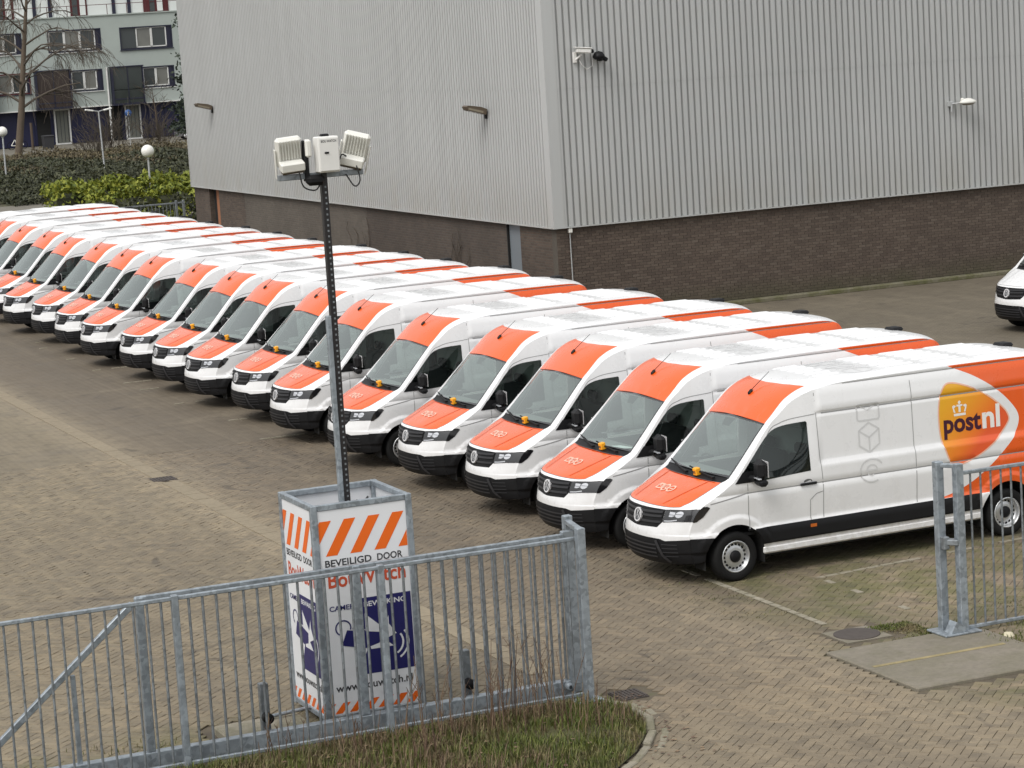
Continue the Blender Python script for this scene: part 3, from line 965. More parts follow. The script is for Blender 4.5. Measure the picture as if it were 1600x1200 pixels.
        s.add(skin, *ribbon2d([(-1.85, 2.528), (-5.25, 2.528)], 0.012), 0.0025)
        s.build('crease_shade', 'gap_crease_shade', root)  # grey ribbons put shade into the colour along the pressed creases
        q = SkinMesh(); rp = [(-1.18, 0.60), (-1.28, 0.60), (-1.28, 0.645), (-1.18, 0.645)]
        q.add(skin, np.array(rp), [(0, 1, 2, 3)], 0.010); q.add(skin, np.array(rp) - [2.08, 0], [(0, 1, 2, 3)], 0.010)
        q.build('side_reflector', 'amber', root)
        sg = 1 if skin is skin_left else -1
        h = MB(); y0 = float(sideY(-1.17, 1.22))
        h.rbox((-1.17, sg * (y0 + 0.022), 1.215), (0.27, 0.030, 0.036), 0.012)
        h.build('door_handle', 'black_plastic', root)
        hp = SkinMesh(); v_ = np.array([(-1.17 + 0.07 * math.cos(R(a)), 1.245 + 0.035 * math.sin(R(a))) for a in range(0, 360, 30)])
        hp.add(skin, v_, [tuple(range(12))], 0.002); hp.build('handle_recess_shade', 'gap', root)  # flat dark oval paints the shade of the hollow behind the handle
    # ---- front pieces
    bl = SkinMesh(); bl.add(skin_front, *sk2('bumper'), 0.004); bl.add(skin_left, *reg['bumper'], 0.004); bl.add(skin_right, *reg['bumper'], 0.004)
    bp_ = bl.build('front_bumper', 'black_plastic', root)
    s = SkinMesh()
    for z0 in (0.40, 0.455, 0.51, 0.565):
        vq = np.interp(z0, KN[:5, 1], SK[:5])
        s.add(skin_front, *ribbon2d([(-0.50, vq), (0.50, vq)], 0.022, step=0.06), 0.020)
        for sg in (-1, 1): s.add(skin_front, *ribbon2d([(sg * 0.60, vq + .01), (sg * 0.84, vq + .01)], 0.014, step=0.06), 0.014)
    for sg in (-1, 1):
        s.add(skin_front, *ribbon2d([(sg * 0.50, V(3, .1)), (sg * 0.60, V(1, .5)), (sg * 0.70, V(0, .4))], 0.05, step=0.05), 0.018)
    s.build('bumper_rib', 'grey_plastic', bp_)
    gr = SkinMesh().add(skin_front, *sk2('grille'), -0.004).build('grille', 'black_plastic', root)
    for vq in (V(5, .42), V(6, .02), V(6, .55)):
        w_ = 0.56
        s = SkinMesh(); s.add(skin_front, *ribbon2d([(-w_, vq + .004), (0, vq - .012), (w_, vq + .004)], 0.032, step=0.05), 0.016); s.build('grille_slat', 'grey_plastic', gr)
    # round badge with the letters V over W
    c = skin_front(np.array([[0.0, V(5, .80)]]))[0]
    tilt = roty(R(-13))
    def disc_pts(r): return [Vector((0.030, r * math.cos(R(a)), r * math.sin(R(a)))) for a in range(0, 360, 15)]
    bd = MB(); C_ = Vector(c)
    o1, i1 = disc_pts(0.100), disc_pts(0.080)
    bd.add([C_ + tilt @ p for p in o1] + [C_ + tilt @ p for p in i1], [(k, (k + 1) % 24, 24 + (k + 1) % 24, 24 + k) for k in range(24)], 0)
    bk = [Vector((0.0, p.y, p.z)) for p in o1]
    bd.add([C_ + tilt @ p for p in o1] + [C_ + tilt @ p for p in bk], [(k, (k + 1) % 24, 24 + (k + 1) % 24, 24 + k) for k in range(24)], 0)
    bd.add([C_ + tilt @ Vector((0.024, p.y * .99, p.z * .99)) for p in i1], [tuple(range(24))], 1)
    def stroke(pts, w=0.016):
        v, f = ribbon2d(pts, w, step=1)
        bd.add([C_ + tilt @ Vector((0.032, p[0], p[1])) for p in v], f, 0)
    stroke([(-.030, .075), (0, .010), (.030, .075)]); stroke([(-.066, .045), (-.036, -.055), (0, .005), (.036, -.055), (.066, .045)])
    bd.build('badge', ('chrome', 'lamp_black'), gr, recalc=False)
    for sg, key, skin in ((1, 'headlight_l', skin_left), (-1, 'headlight_r', skin_right)):
        hd = SkinMesh(); hd.add(skin_front, *sk2(key), 0.006); hd.add(skin, *reg['headlight'], 0.006)
        ho = hd.build('headlight', 'lamp_black', root)
        va = V(6, .28)
        def refl(pts, m_='lamp_silver', off=0.010):
            l = SkinMesh(); l.add(skin_front, np.array([(sg * (a), va + c_) for a, c_ in pts]), [tuple(range(len(pts)))], off); return l.build('lamp_reflector', m_, ho)
        r1 = refl([(0.665, .042), (0.745, .034), (0.750, -.012), (0.715, -.030), (0.670, -.028)])
        refl([(0.655, .006), (0.755, -.001), (0.755, -.007), (0.655, .000)], 'grey_plastic', 0.012)
        refl([(0.805 + .052 * math.cos(R(a)), .004 + .046 * math.sin(R(a))) for a in range(0, 360, 30)])
        refl([(0.752, .012), (0.86, .004), (0.86, -.002), (0.752, .006)], 'grey_plastic', 0.012)
        l = SkinMesh(); l.add(skin_front, *ribbon2d([(sg * 0.61, V(5, .56)), (sg * 0.70, V(5, .58)), (sg * 0.80, V(5, .68))], 0.016), 0.010); l.build('light_strip', 'lamp_silver', ho)
        l = SkinMesh(); l.add(skin_front, *ribbon2d([(sg * 0.60, V(6, .86)), (sg * 0.80, V(6, .86)), (sg * 0.97, V(7, .02))], 0.010), 0.010); l.build('light_strip', 'grey_plastic', ho)
    bo = SkinMesh().add(skin_front, *sk2('bonnet'), 0.001).build('bonnet', 'orange', root)
    s = SkinMesh(); s.add(skin_front, *ribbon2d(bonnet, 0.009, True, 0.05), 0.002); s.build('panel_gap', 'gap', bo)
    for sg in (-1, 1):                                                        # pressed swages of the bonnet
        s = SkinMesh(); s.add(skin_front, *ribbon2d([(sg * 0.42, V(8, .1)), (sg * 0.56, V(11, -.3))], 0.035), 0.0075)
        s.build('bonnet_swage', 'orange', bo)
    s = SkinMesh(); ic = V(9, .75); q = []
    def blob(cx, rx, ry, sides, rot=0):
        pts = np.array([(cx + rx * math.cos(R(rot + 360 * k / sides)), ic + ry * math.sin(R(rot + 360 * k / sides))) for k in range(sides)])
        s.add(skin_front, *ribbon2d(pts, 0.026, True, 0.02), 0.009)
    blob(-0.155, 0.085, 0.075, 4, 45); blob(0, 0.070, 0.080, 6, 30); blob(0.155, 0.068, 0.068, 14)
    s.add(skin_front, *ribbon2d([(-0.215, ic + .05), (-0.155, ic), (-0.095, ic + .05)], 0.02), 0.009)
    for a in (90, 210, 330): s.add(skin_front, *ribbon2d([(0, ic), (.06 * math.cos(R(a)), ic + .07 * math.sin(R(a)))], 0.018), 0.009)
    s.add(skin_front, *ribbon2d([(0.115, ic), (0.195, ic)], 0.02), 0.009)
    s.build('icon_print', 'pale_print', bo)
    SkinMesh().add(skin_front, *sk2('cowl'), -0.004).build('scuttle_panel', 'black_plastic', root)
    wsn = SkinMesh().add(skin_front, *sk2('windscreen'), 0.0).build('windscreen', 'glass', root)
    SkinMesh().add(skin_front, *sk2('frit'), 0.0).build('windscreen_border', 'lamp_black', wsn)
    s = SkinMesh(); v_ = np.array([(-.16, V(13, .90)), (.16, V(13, .90)), (.11, V(13, .62)), (-.11, V(13, .62))]); s.add(skin_front, v_, [(0, 1, 2, 3)], -0.015); s.build('sensor_cover', 'black_plastic', wsn)
    br_ = SkinMesh().add(skin_front, *sk2('brow'), 0.001).build('roof_front_panel', 'orange', root)
    # wipers, antenna
    for pa, pb in (((0.60, V(11, .55)), (-0.12, V(12, .14))), ((-0.10, V(11, .55)), (-0.80, V(12, .16)))):
        q = np.array([pa, ((pa[0] + pb[0]) / 2, (pa[1] + pb[1]) / 2 + .01), pb]); p, _ = skin_pts(skin_front, q, 0.03)
        w = MB(); w.tube([tuple(x) for x in p], [0.016, 0.013, 0.010], 6); w.box(tuple(p[0]), (0.05, 0.05, 0.03)); w.build('wiper', 'black_plastic', root)
    p, n = skin_pts(skin_front, np.array([[0.0, V(15, .75)]]), 0.0); p = Vector(p[0])
    a = MB(); a.rbox(p + Vector((0.0, 0, 0.02)), (0.10, 0.05, 0.045), 0.02, roty(R(42))); a.tube([p + Vector((0, 0, 0.03)), p + Vector((-0.32, 0, 0.27))], [0.006, 0.004], 6); a.build('antenna', 'black_plastic', root)
    # roof ribs in three fields, printed icons on the roof
    p_of = lambda x: np.interp(-x, -KN[14:22, 0], SK[14:22])
    for (xa, xb) in ((-1.66, -2.08), (-2.72, -3.32), (-3.44, -4.10), (-4.22, -5.02)):
        for k in range(7):
            s = SkinMesh(); tc = -0.735 + 0.245 * k; va, vb = p_of(xa), p_of(xb)
            us = np.linspace(-1, 1, 7); ls = np.array([0, .02, .05, .09, .5, .91, .95, .98, 1.0]); Lr = vb - va
            q = np.array([(tc + 0.062 * u, va + Lr * l) for l in ls for u in us])
            pu = lambda u: np.cos(u * math.pi / 2) ** 1.2
            hl_ = np.interp(ls, [0, .09, .91, 1], [0, 1, 1, 0]); hgt = np.array([0.017 * pu(u) * h for h in hl_ for u in us]) + 0.0005
            p_, n_ = skin_pts(skin_front, q, 0.0); p_ = p_ + n_ * hgt[:, None]
            G = p_.reshape(len(ls), len(us), 3); nn = np.cross(np.gradient(G, axis=1), np.gradient(G, axis=0)).reshape(-1, 3); nn /= np.linalg.norm(nn, axis=1)[:, None]; nn *= np.sign(nn[:, 2])[:, None]
            s.v.append(p_); s.n.append(nn); s.k = len(p_)
            for a in range(len(ls) - 1):
                for c_ in range(len(us) - 1):
                    f_ = (a * 7 + c_, a * 7 + c_ + 1, (a + 1) * 7 + c_ + 1, (a + 1) * 7 + c_); 
                    fn_ = np.cross(p_[f_[1]] - p_[f_[0]], p_[f_[2]] - p_[f_[0]]); s.f.append(f_ if fn_[2] > 0 else f_[::-1]); s.mi.append(0)
            o_ = s.build('roof_rib', 'white', root)
    s = SkinMesh()
    def rp(x, t): return (t, p_of(x))
    for k in range(3):
        tc = -0.5 + 0.5 * k
        if k == 0: pts = [rp(-2.15, tc - .17), rp(-2.15, tc + .17), rp(-2.60, tc + .17), rp(-2.60, tc - .17)]; ex = [[rp(-2.15, tc - .15), rp(-2.38, tc), rp(-2.15, tc + .15)]]
        elif k == 1: pts = [rp(-2.38 - .24 * math.cos(R(60 * a)), tc + .2 * math.sin(R(60 * a))) for a in range(6)]; ex = [[rp(-2.38, tc), pts[a]] for a in (1, 3, 5)]
        else: pts = [rp(-2.38 - .23 * math.cos(R(24 * a)), tc + .19 * math.sin(R(24 * a))) for a in range(15)]; ex = [[rp(-2.38, tc - .1), rp(-2.38, tc + .1)]]
        s.add(skin_front, *ribbon2d(pts, 0.022, True), 0.003)
        for e in ex: s.add(skin_front, *ribbon2d(e, 0.022), 0.003)
    s.build('icon_print', 'grey_print', root)
    # rear: seams and lights, high brake light
    s = SkinMesh(); s.add(skin_front, *ribbon2d([(0, V(23, .5)), (0, V(27, -.1))], 0.02), 0.003); s.build('panel_gap', 'gap', root)
    for sg in (-1, 1):
        l = MB(); l.rbox((-5.485, sg * 0.90, 1.02), (0.10, 0.12, 0.42), 0.03); l.build('tail_light', 'red_lens', root)
    l = MB(); l.rbox((-5.27, -0.10, 2.605), (0.22, 0.26, 0.07), 0.03); l.build('high_brake_light', 'black_plastic', root)
    # ---- mirrors
    for sg in (1, -1):
        mx, my = (-0.335, 1.175) if sg > 0 else (-0.47, 1.085)
        ra = rotz(R(-8)) if sg > 0 else rotz(R(62))
        mb_ = MB(); mb_.rbox((mx, sg * my, 1.545), (0.14, 0.27, 0.27), 0.06, ra); mb_.rbox((mx, sg * my, 1.365), (0.13, 0.25, 0.10), 0.035, ra)
        mb_.tube([(-0.26, sg * 0.95, 1.40), (mx + .03, sg * (my - .08), 1.41)], 0.045, 8)
        mo = mb_.build('mirror', 'black_plastic', root)
        q = MB(); q.rbox(Vector((mx, sg * my, 1.425)) + ra @ Vector((.055, 0, 0)), (0.05, 0.23, 0.022), 0.008, ra); q.build('indicator', 'lamp_silver', mo)
        g = MB(); g.rbox(Vector((mx, sg * my, 1.545)) + ra @ Vector((-.07, 0, 0)), (0.008, 0.22, 0.22), 0.003, ra); g.build('mirror_glass', 'chrome', mo)
        t = SkinMesh(); tri = np.array([(-0.02, 1.352), (-0.16, 1.50), (-0.34, 1.50), (-0.42, 1.352)]); t.add(skin_left if sg > 0 else skin_right, tri, [(0, 1, 2, 3)], 0.007); t.build('mirror_base', 'black_plastic', root)
    # ---- sill trim below the strip, wheel housings, underside
    for sg in (1, -1):
        st = MB(); st.rbox((-2.24, sg * 0.972, 0.375), (3.62, 0.05, 0.11), 0.03); st.build('sill', 'white', root)
        for hx, rr in ((0, 0.452), (-4.49, 0.470)):
            w = MB(); ar = arc_pts(hx, 0.345, rr, 16)
            ar = [(hx - rr, 0.20)] + ar + [(hx + rr, 0.20)]
            yo = [float(sideY(p[0], max(p[1], .34))) - 0.004 for p in ar]
            vs = [(p[0], sg * y, p[1]) for p, y in zip(ar, yo)] + [(p[0], sg * 0.62, p[1]) for p in ar]
            n = len(ar)
            w.add(vs, [(i, i + 1, n + i + 1, n + i) for i in range(n - 1)] + [tuple(range(n, 2 * n))], 0)
            w.build('wheel_housing', 'dark', root)
    u = MB()
    u.box((-2.24, 0, 0.32), (3.50, 1.88, 0.06)); u.box((-2.40, 0, 0.27), (5.5, 1.0, 0.12)); u.box((-5.20, 0, 0.43), (0.5, 1.84, 0.06)); u.box((0.45, 0, 0.32), (0.5, 1.2, 0.06))
    u.tube([(0, -0.8, 0.345), (0, 0.8, 0.345)], 0.06, 8); u.tube([(-4.49, -0.8, 0.345), (-4.49, 0.8, 0.345)], 0.09, 8)
    u.build('underbody', 'dark', root)
    # ---- wheels
    for hx in (0.0, -4.49):
        for sg in (1, -1):
            wx = MB()
            wx.lathe([(0.215, -0.10), (0.30, -0.115), (0.335, -0.10), (0.345, -0.06), (0.345, 0.06), (0.337, 0.098), (0.305, 0.115), (0.255, 0.112), (0.225, 0.10), (0.215, 0.07)], 40, (0, 0, 0), 'Y')
            if sg < 0: wx.v = [(x, -y, z) for x, y, z in wx.v]; wx.f = [f[::-1] for f in wx.f]
            wo_ = wx.build('wheel', 'rubber', root); wo_.location = (hx, sg * 0.865, 0.345)
            rm = MB()
            d = 0 if hx == 0 else -0.035
            rm.lathe([(0.222, 0.045), (0.226, 0.098), (0.212, 0.108), (0.203, 0.100), (0.196, 0.060), (0.180, 0.048 + d), (0.140, 0.066 + d), (0.110, 0.072 + d), (0.0, 0.070 + d)], 40, (0, 0, 0), 'Y')
            for k in range(18):
                a = 2 * math.pi * k / 18
                rm.box((0.166 * math.cos(a), 0.058 + d, 0.166 * math.sin(a)), (0.026, 0.012, 0.030), roty(-a), 1)
            rm.lathe([(0.084, 0.070 + d), (0.084, 0.092 + d), (0.055, 0.105 + d), (0.0, 0.108 + d)], 20, (0, 0, 0), 'Y', 1)
            if sg < 0: rm.v = [(x, -y, z) for x, y, z in rm.v]; rm.f = [f[::-1] for f in rm.f]
            rm.build('rim', ('rim', 'black_plastic'), wo_)
    # ---- cab
    d = MB(); d.prism([(0.07, 1.34), (-0.10, 1.41), (-0.42, 1.37), (-0.55, 1.26), (-0.55, 0.75), (0.07, 0.75)], 'Y', -0.80, 0.80); d.build('dashboard', 'dash', root)
    k = MB(); k.box((-1.52, 0, 1.42), (0.04, 1.80, 2.02)); k.box((-1.49, 0.35, 1.55), (0.03, 0.03, 1.3)); k.box((-1.49, -0.25, 1.85), (0.03, 1.5, 0.04)); k.build('bulkhead', 'bulkhead', root)
    h = MB(); h.box((-1.14, 0, 2.15), (0.74, 1.44, 0.03)); h.build('headliner', 'bulkhead', root)
    fl = MB(); fl.box((-0.72, 0, 0.62), (1.62, 1.80, 0.04)); fl.build('cab_floor', 'dark', root)
    for y, w in ((0.50, 0.50), (-0.36, 0.95)):
        st = MB(); st.rbox((-1.02, y, 0.98), (0.5, w, 0.18), 0.05); st.rbox((-1.32, y, 1.26), (0.14, w, 0.56), 0.05, roty(R(-10))); st.rbox((-1.38, y, 1.62), (0.10, 0.26, 0.16), 0.04); st.build('seat', 'seat', root)
    for sg in (1, -1):
        dc = MB(); dc.rbox((-0.78, sg * 0.93, 1.00), (1.10, 0.05, 0.68), 0.02); dc.build('door_card', 'seat', root)
        pc = MB(); pc.rbox((-1.40, sg * 0.90, 1.60), (0.14, 0.06, 1.1), 0.02); pc.build('pillar_trim', 'dash', root)
    sw = MB(); rt = roty(R(-55)); cc = Vector((-0.60, 0.50, 1.33))
    sw.tube([cc + rt @ Vector((0.19 * math.cos(R(a)), 0.19 * math.sin(R(a)), 0)) for a in range(0, 361, 20)], 0.016, 6, cap=False)
    sw.tube([cc, cc + rt @ Vector((0, 0, -0.25))], 0.03, 6); sw.tube([cc + rt @ Vector((-.18, 0, 0)), cc + rt @ Vector((.18, 0, 0))], 0.018, 6); sw.build('steering_wheel', 'black_plastic', root)
    return root

def copy_tree(o, parent=None):
    c = o.copy()
    COL.objects.link(c)
    if parent is not None:
        c.parent = parent
    for ch in list(o.children):
        copy_tree(ch, c)
    return c

# ================================================================== ground
def sheet(name, rects, z, m, kind='structure', label=None):
    b = MB()
    for x0, y0, x1, y1 in rects:
        b.add([(x0, y0, z), (x1, y0, z), (x1, y1, z), (x0, y1, z)], [(0, 1, 2, 3)])
    o = b.build(name, m)
    return tag(o, label, None, None, kind)

NX0, NX1, NY0, NY1 = 2.0, 21.5, 20.0, 47.0
GZ = -0.014
sheet('ground', [(-900, -200, 900, 1500)], -0.06, 'soil')
b = MB()
for x0, y0, x1, y1 in [(-60, -30, 90, NY0), (-60, NY1, 90, 118), (-60, NY0, NX0, NY1), (NX1, NY0, 90, NY1)]:
    b.add([(x0, y0, 0), (x1, y0, 0), (x1, y1, 0), (x0, y1, 0)], [(0, 1, 2, 3)])
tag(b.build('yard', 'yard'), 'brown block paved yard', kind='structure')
paving = MB()
paving.add([(NX0, NY0, GZ), (NX1, NY0, GZ), (NX1, NY1, GZ), (NX0, NY1, GZ)], [(0, 1, 2, 3)])
for (xa, ya, xb, yb) in ((NX0, NY0, NX1, NY0), (NX1, NY0, NX1, NY1), (NX1, NY1, NX0, NY1), (NX0, NY1, NX0, NY0)):
    paving.add([(xa, ya, GZ), (xb, yb, GZ), (xb, yb, 0), (xa, ya, 0)], [(0, 1, 2, 3)])
paving = tag(paving.build('block_paving', 'joints'), 'weathered concrete block paving laid in herringbone', kind='structure')

VERGE = [(2.0, 25.66), (11.30, 25.66), (11.55, 25.40), (11.66, 25.05), (11.60, 24.55), (11.38, 24.05), (11.0, 23.5), (10.5, 23.0), (9.8, 22.5), (9.0, 22.0), (2.0, 21.0)]
SLAB = (14.72, 23.88, 16.85, 25.92)
MAN = (15.20, 26.22, 15.84, 26.86)
GRATE = (11.80, 25.52, 12.15, 25.90)
GULLY = (11.28, 43.85, 11.72, 44.30)
BOX = (7.4, 26.40, 8.4, 27.2)
GUT = (11.36, 27.2, 11.66, 60.0)      # strip of gutter stones

def herringbone():
    """centres and orientations of 0.21 x 0.105 pavers, zigzag rows at 45 degrees to the yard"""
    u = 0.105
    out = []
    c, s = math.cos(R(45)), math.sin(R(45))
    cx, cy = (NX0 + NX1) / 2, (NY0 + NY1) / 2
    n = int(30 / u * 0.72)
    for i in range(-n, n):
        for j in range(-n, n):
            k = (i - j) % 4
            if k == 0: px, py, a = (i + 1) * u, (j + .5) * u, 0
            elif k == 3: px, py, a = (i + .5) * u, (j + 1) * u, 1
            else: continue
            X, Y = cx + c * px - s * py, cy + s * px + c * py
            if NX0 < X < NX1 and NY0 < Y < NY1 + .06:
                out.append((X, Y, R(45) + a * math.pi / 2))
    return np.array(out)
hb = herringbone()
# only what the camera can see
def in_view(P, mg=60):
    d = P - np.array([0, 0, CAM_H]); w = d @ np.array(fwd)
    x = 800 + F_PX * (d @ np.array(r_)) / w; y = 600 - F_PX * (d @ np.array(u_)) / w
    return x, y
X3 = np.concatenate([hb[:, :2], np.zeros((len(hb), 1))], 1)
def blocked(x, y, pad=0.11):
    m = pip(np.stack([x, y], 1), VERGE)
    for (a, b_, c, d) in (SLAB, MAN, GRATE, BOX):
        m |= (x > a - pad) & (x < c + pad) & (y > b_ - pad) & (y < d + pad)
    m |= (x > GUT[0] + .03) & (x < GUT[2] - .03) & (y > GUT[1])
    return m
hb = hb[~blocked(hb[:, 0], hb[:, 1])]
hb = hb[hb[:, 1] > 20.4]
dist = np.hypot(hb[:, 0] - 0, hb[:, 1])
px, py = in_view(np.concatenate([hb[:, :2], np.zeros((len(hb), 1))], 1))
vis = (px > 5) & (px < 1595) & (py < 1195)
def paver_verts(L, W, H, tilt=(0, 0)):
    t = 0.004
    q = []
    for z, e in ((-H, 0.0), (-t, 0.0), (0, t)):
        for sx, sy in ((-1, -1), (1, -1), (1, 1), (-1, 1)):
            x, y = sx * (L / 2 - e), sy * (W / 2 - e)
            q.append((x, y, z + tilt[0] * x + tilt[1] * y))
    return q
PF = [(8, 9, 10, 11)] + [(k, (k + 1) % 4, 4 + (k + 1) % 4, 4 + k) for k in range(4)] + [(4 + k, 4 + (k + 1) % 4, 8 + (k + 1) % 4, 8 + k) for k in range(4)]
def tone_mesh(name, V, Fc, tones, m):
    me = bpy.data.meshes.new(name)
    me.from_pydata(V, [], Fc)
    at = me.color_attributes.new('tone', 'FLOAT_COLOR', 'CORNER')
    at.data.foreach_set('color', np.stack([tones, tones, tones, np.ones(len(tones))], 1).ravel())
    me.materials.append(MT[m])
    me.update()
    return me
# the 300 nearest in view: objects of their own (shared meshes)
order = np.argsort(np.where(vis, dist, 1e9))
near = set(order[:300].tolist())
protos = []
for k in range(8):
    V_ = paver_verts(0.205, 0.100, 0.02, (rng.normal(0, .012), rng.normal(0, .012)))
    protos.append(tone_mesh('paver', V_, PF, np.full(sum(len(f) for f in PF), float(np.clip(rng.normal(.5, .25), 0, 1))), 'paver'))
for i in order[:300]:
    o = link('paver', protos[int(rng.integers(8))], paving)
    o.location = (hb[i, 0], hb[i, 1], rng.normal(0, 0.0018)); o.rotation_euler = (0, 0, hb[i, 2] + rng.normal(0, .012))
VV = []; FF = []; TT = []
PATCH = [(12.6, 23.4, 14.3, 25.2, .22), (13.2, 27.2, 14.1, 29.6, -.25), (6.0, 30.5, 8.6, 32.2, .25), (9.4, 33.5, 10.6, 37.0, -.22), (12.2, 31.5, 13.6, 33.0, .2), (4.0, 34.0, 6.2, 36.0, -.2), (16.9, 27.0, 18.6, 29.2, .3)]
for i in range(len(hb)):
    if i in near: continue
    if px[i] < -80 or px[i] > 1680 or py[i] > 1260: 
        if rng.random() < 0.0: continue
    a = hb[i, 2] + rng.normal(0, .012); ca, sa = math.cos(a), math.sin(a)
    dz = rng.normal(0, 0.0018); tl = (rng.normal(0, .012), rng.normal(0, .012)); xx, yy = hb[i, 0], hb[i, 1]
    dz += 0.004 * math.sin(xx * 1.9 + .6 * math.sin(yy * .7)) + 0.003 * math.sin(yy * 1.3 + xx * .4)
    b0 = len(VV)
    for (x, y, z) in paver_verts(0.205, 0.100, 0.016, tl):
        VV.append((hb[i, 0] + ca * x - sa * y, hb[i, 1] + sa * x + ca * y, z + dz))
    FF += [tuple(q + b0 for q in f) for f in PF]
    pt = 0.0
    for (ax, ay, bx_, by_, dt) in PATCH:
        if ax < xx < bx_ and ay < yy < by_: pt = dt
    t = float(np.clip(rng.normal(.5 + pt, .24), 0, 1))
    TT += [t] * 36
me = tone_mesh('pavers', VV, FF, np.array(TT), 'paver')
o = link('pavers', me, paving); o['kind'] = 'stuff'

# gutter stones in a row across the yard
gut = MB(); gut.add([(GUT[0] - .02, GUT[1], -0.012), (GUT[2] + .02, GUT[1], -0.012), (GUT[2] + .02, NY1, -0.012), (GUT[0] - .02, NY1, -0.012)], [(0, 1, 2, 3)])
gut.add([(GUT[0] + .03, NY1, 0.001), (GUT[2] - .03, NY1, 0.001), (GUT[2] - .03, GUT[3], 0.001), (GUT[0] + .03, GUT[3], 0.001)], [(0, 1, 2, 3)])
gut = tag(gut.build('gutter_strip', 'joints'), kind='structure')
gm = []
for k in range(3):
    q = MB(); q.box((0, 0, -0.01), (0.295, 0.295, 0.03)); gm.append(q.mesh('gutter_stone', ('gutter',)))
y = GUT[1] + .15; k = 0
while y < GUT[3]:
    if not (GULLY[1] - .1 < y < GULLY[3] + .1):
        o = link('gutter_stone', gm[int(rng.integers(3))], gut); o.location = ((GUT[0] + GUT[2]) / 2 + rng.normal(0, .004), y, rng.normal(0.007, .0012)); o.rotation_euler = (0, 0, rng.normal(0, .01))
    y += 0.305; k += 1

# light marking stones of the bays
bm_root = MB(); bm_root.add([(15.40, 26.9, -0.013), (15.56, 26.9, -0.013), (15.56, 31.2, -0.013), (15.40, 31.2, -0.013)], [(0, 1, 2, 3)])
bm_root = tag(bm_root.build('bay_line', 'joints'), kind='structure')
sm = []
for k in range(4):
    q = MB(); q.box((0, 0, 0.004), (0.085, 0.205, 0.012), rotz(rng.normal(0, .02))); sm.append(q.mesh('marking_stone', ('line_paint',)))
def stone_row(p, q, gap=0.235, drop=0.25):
    p = Vector(p); q = Vector(q); L = (q - p).length; t = (q - p) / L; n = int(L / gap)
    for k in range(n):
        if rng.random() < drop: continue
        c = p + t * (k + .5) * gap
        o = link('marking_stone', sm[int(rng.integers(4))], bm_root); o.location = (c.x, c.y, 0.0); o.rotation_euler = (0, 0, math.atan2(t.y, t.x) - math.pi / 2 + rng.normal(0, .02))
stone_row((15.5, 31.2), (15.45, 26.85), drop=0.12)
stone_row((16.72, 30.3), (16.72, 27.2), drop=0.5)
stone_row((16.6, 29.55), (21.2, 30.02), drop=0.3)
for yy in (47.0, 49.9, 53.2, 56.1, 57.6, 60.6, 63.4, 66.5, 68.0):
    stone_row((14.3, yy + .15), (15.9, yy + .15), drop=0.45)

# slab with worn yellow line, manhole, grates
sl_ = MB(); sl_.rbox(((SLAB[0] + SLAB[2]) / 2, (SLAB[1] + SLAB[3]) / 2, -0.005), (SLAB[2] - SLAB[0], SLAB[3] - SLAB[1], 0.07), 0.012)
slab = tag(sl_.build('concrete_slab', 'slab'), 'flat grey concrete slab with a worn yellow line beside the right gate post', 'concrete slab')
yl = MB(); yl.box((15.72, 24.98, 0.0325), (1.82, 0.075, 0.003)); yl.build('yellow_line', 'yellow_line', slab)
mh = MB(); mh.box(((MAN[0] + MAN[2]) / 2, (MAN[1] + MAN[3]) / 2, -0.012), (MAN[2] - MAN[0], MAN[3] - MAN[1], 0.03))
mh = tag(mh.build('manhole', 'slab'), 'round iron manhole cover in a square frame before the concrete slab', 'manhole cover')
q = MB(); q.lathe([(0.29, 0.0), (0.29, 0.010), (0.275, 0.012), (0.0, 0.012)], 32, ((MAN[0] + MAN[2]) / 2, (MAN[1] + MAN[3]) / 2, 0.003)); q.build('cover', 'iron', mh)
def grate(r, label):
    x0, y0, x1, y1 = r
    g = MB(); g.box(((x0 + x1) / 2, (y0 + y1) / 2, -0.012), (x1 - x0, y1 - y0, 0.03))
    g = tag(g.build('drain_grate', 'iron'), label, 'drain grate')
    n = 7
    for k in range(n):
        s = MB(); s.box((x0 + (k + .5) * (x1 - x0) / n, (y0 + y1) / 2, 0.007), ((x1 - x0) / n * .55, (y1 - y0) * .9, 0.012)); s.build('slat', 'iron', g)
grate(GRATE, 'small square iron drain grate beside the kerb of the grass verge')
grate(GULLY, 'rusty iron drain grate in the pale gutter strip across the yard')
t = MB(); t.lathe([(0.0, 0.05), (0.05, 0.045), (0.075, 0.0)], 12, (16.94, 25.35, 0.0)); tag(t.build('litter', 'grit'), 'small pale piece of litter on the ground right of the gate post', 'litter')

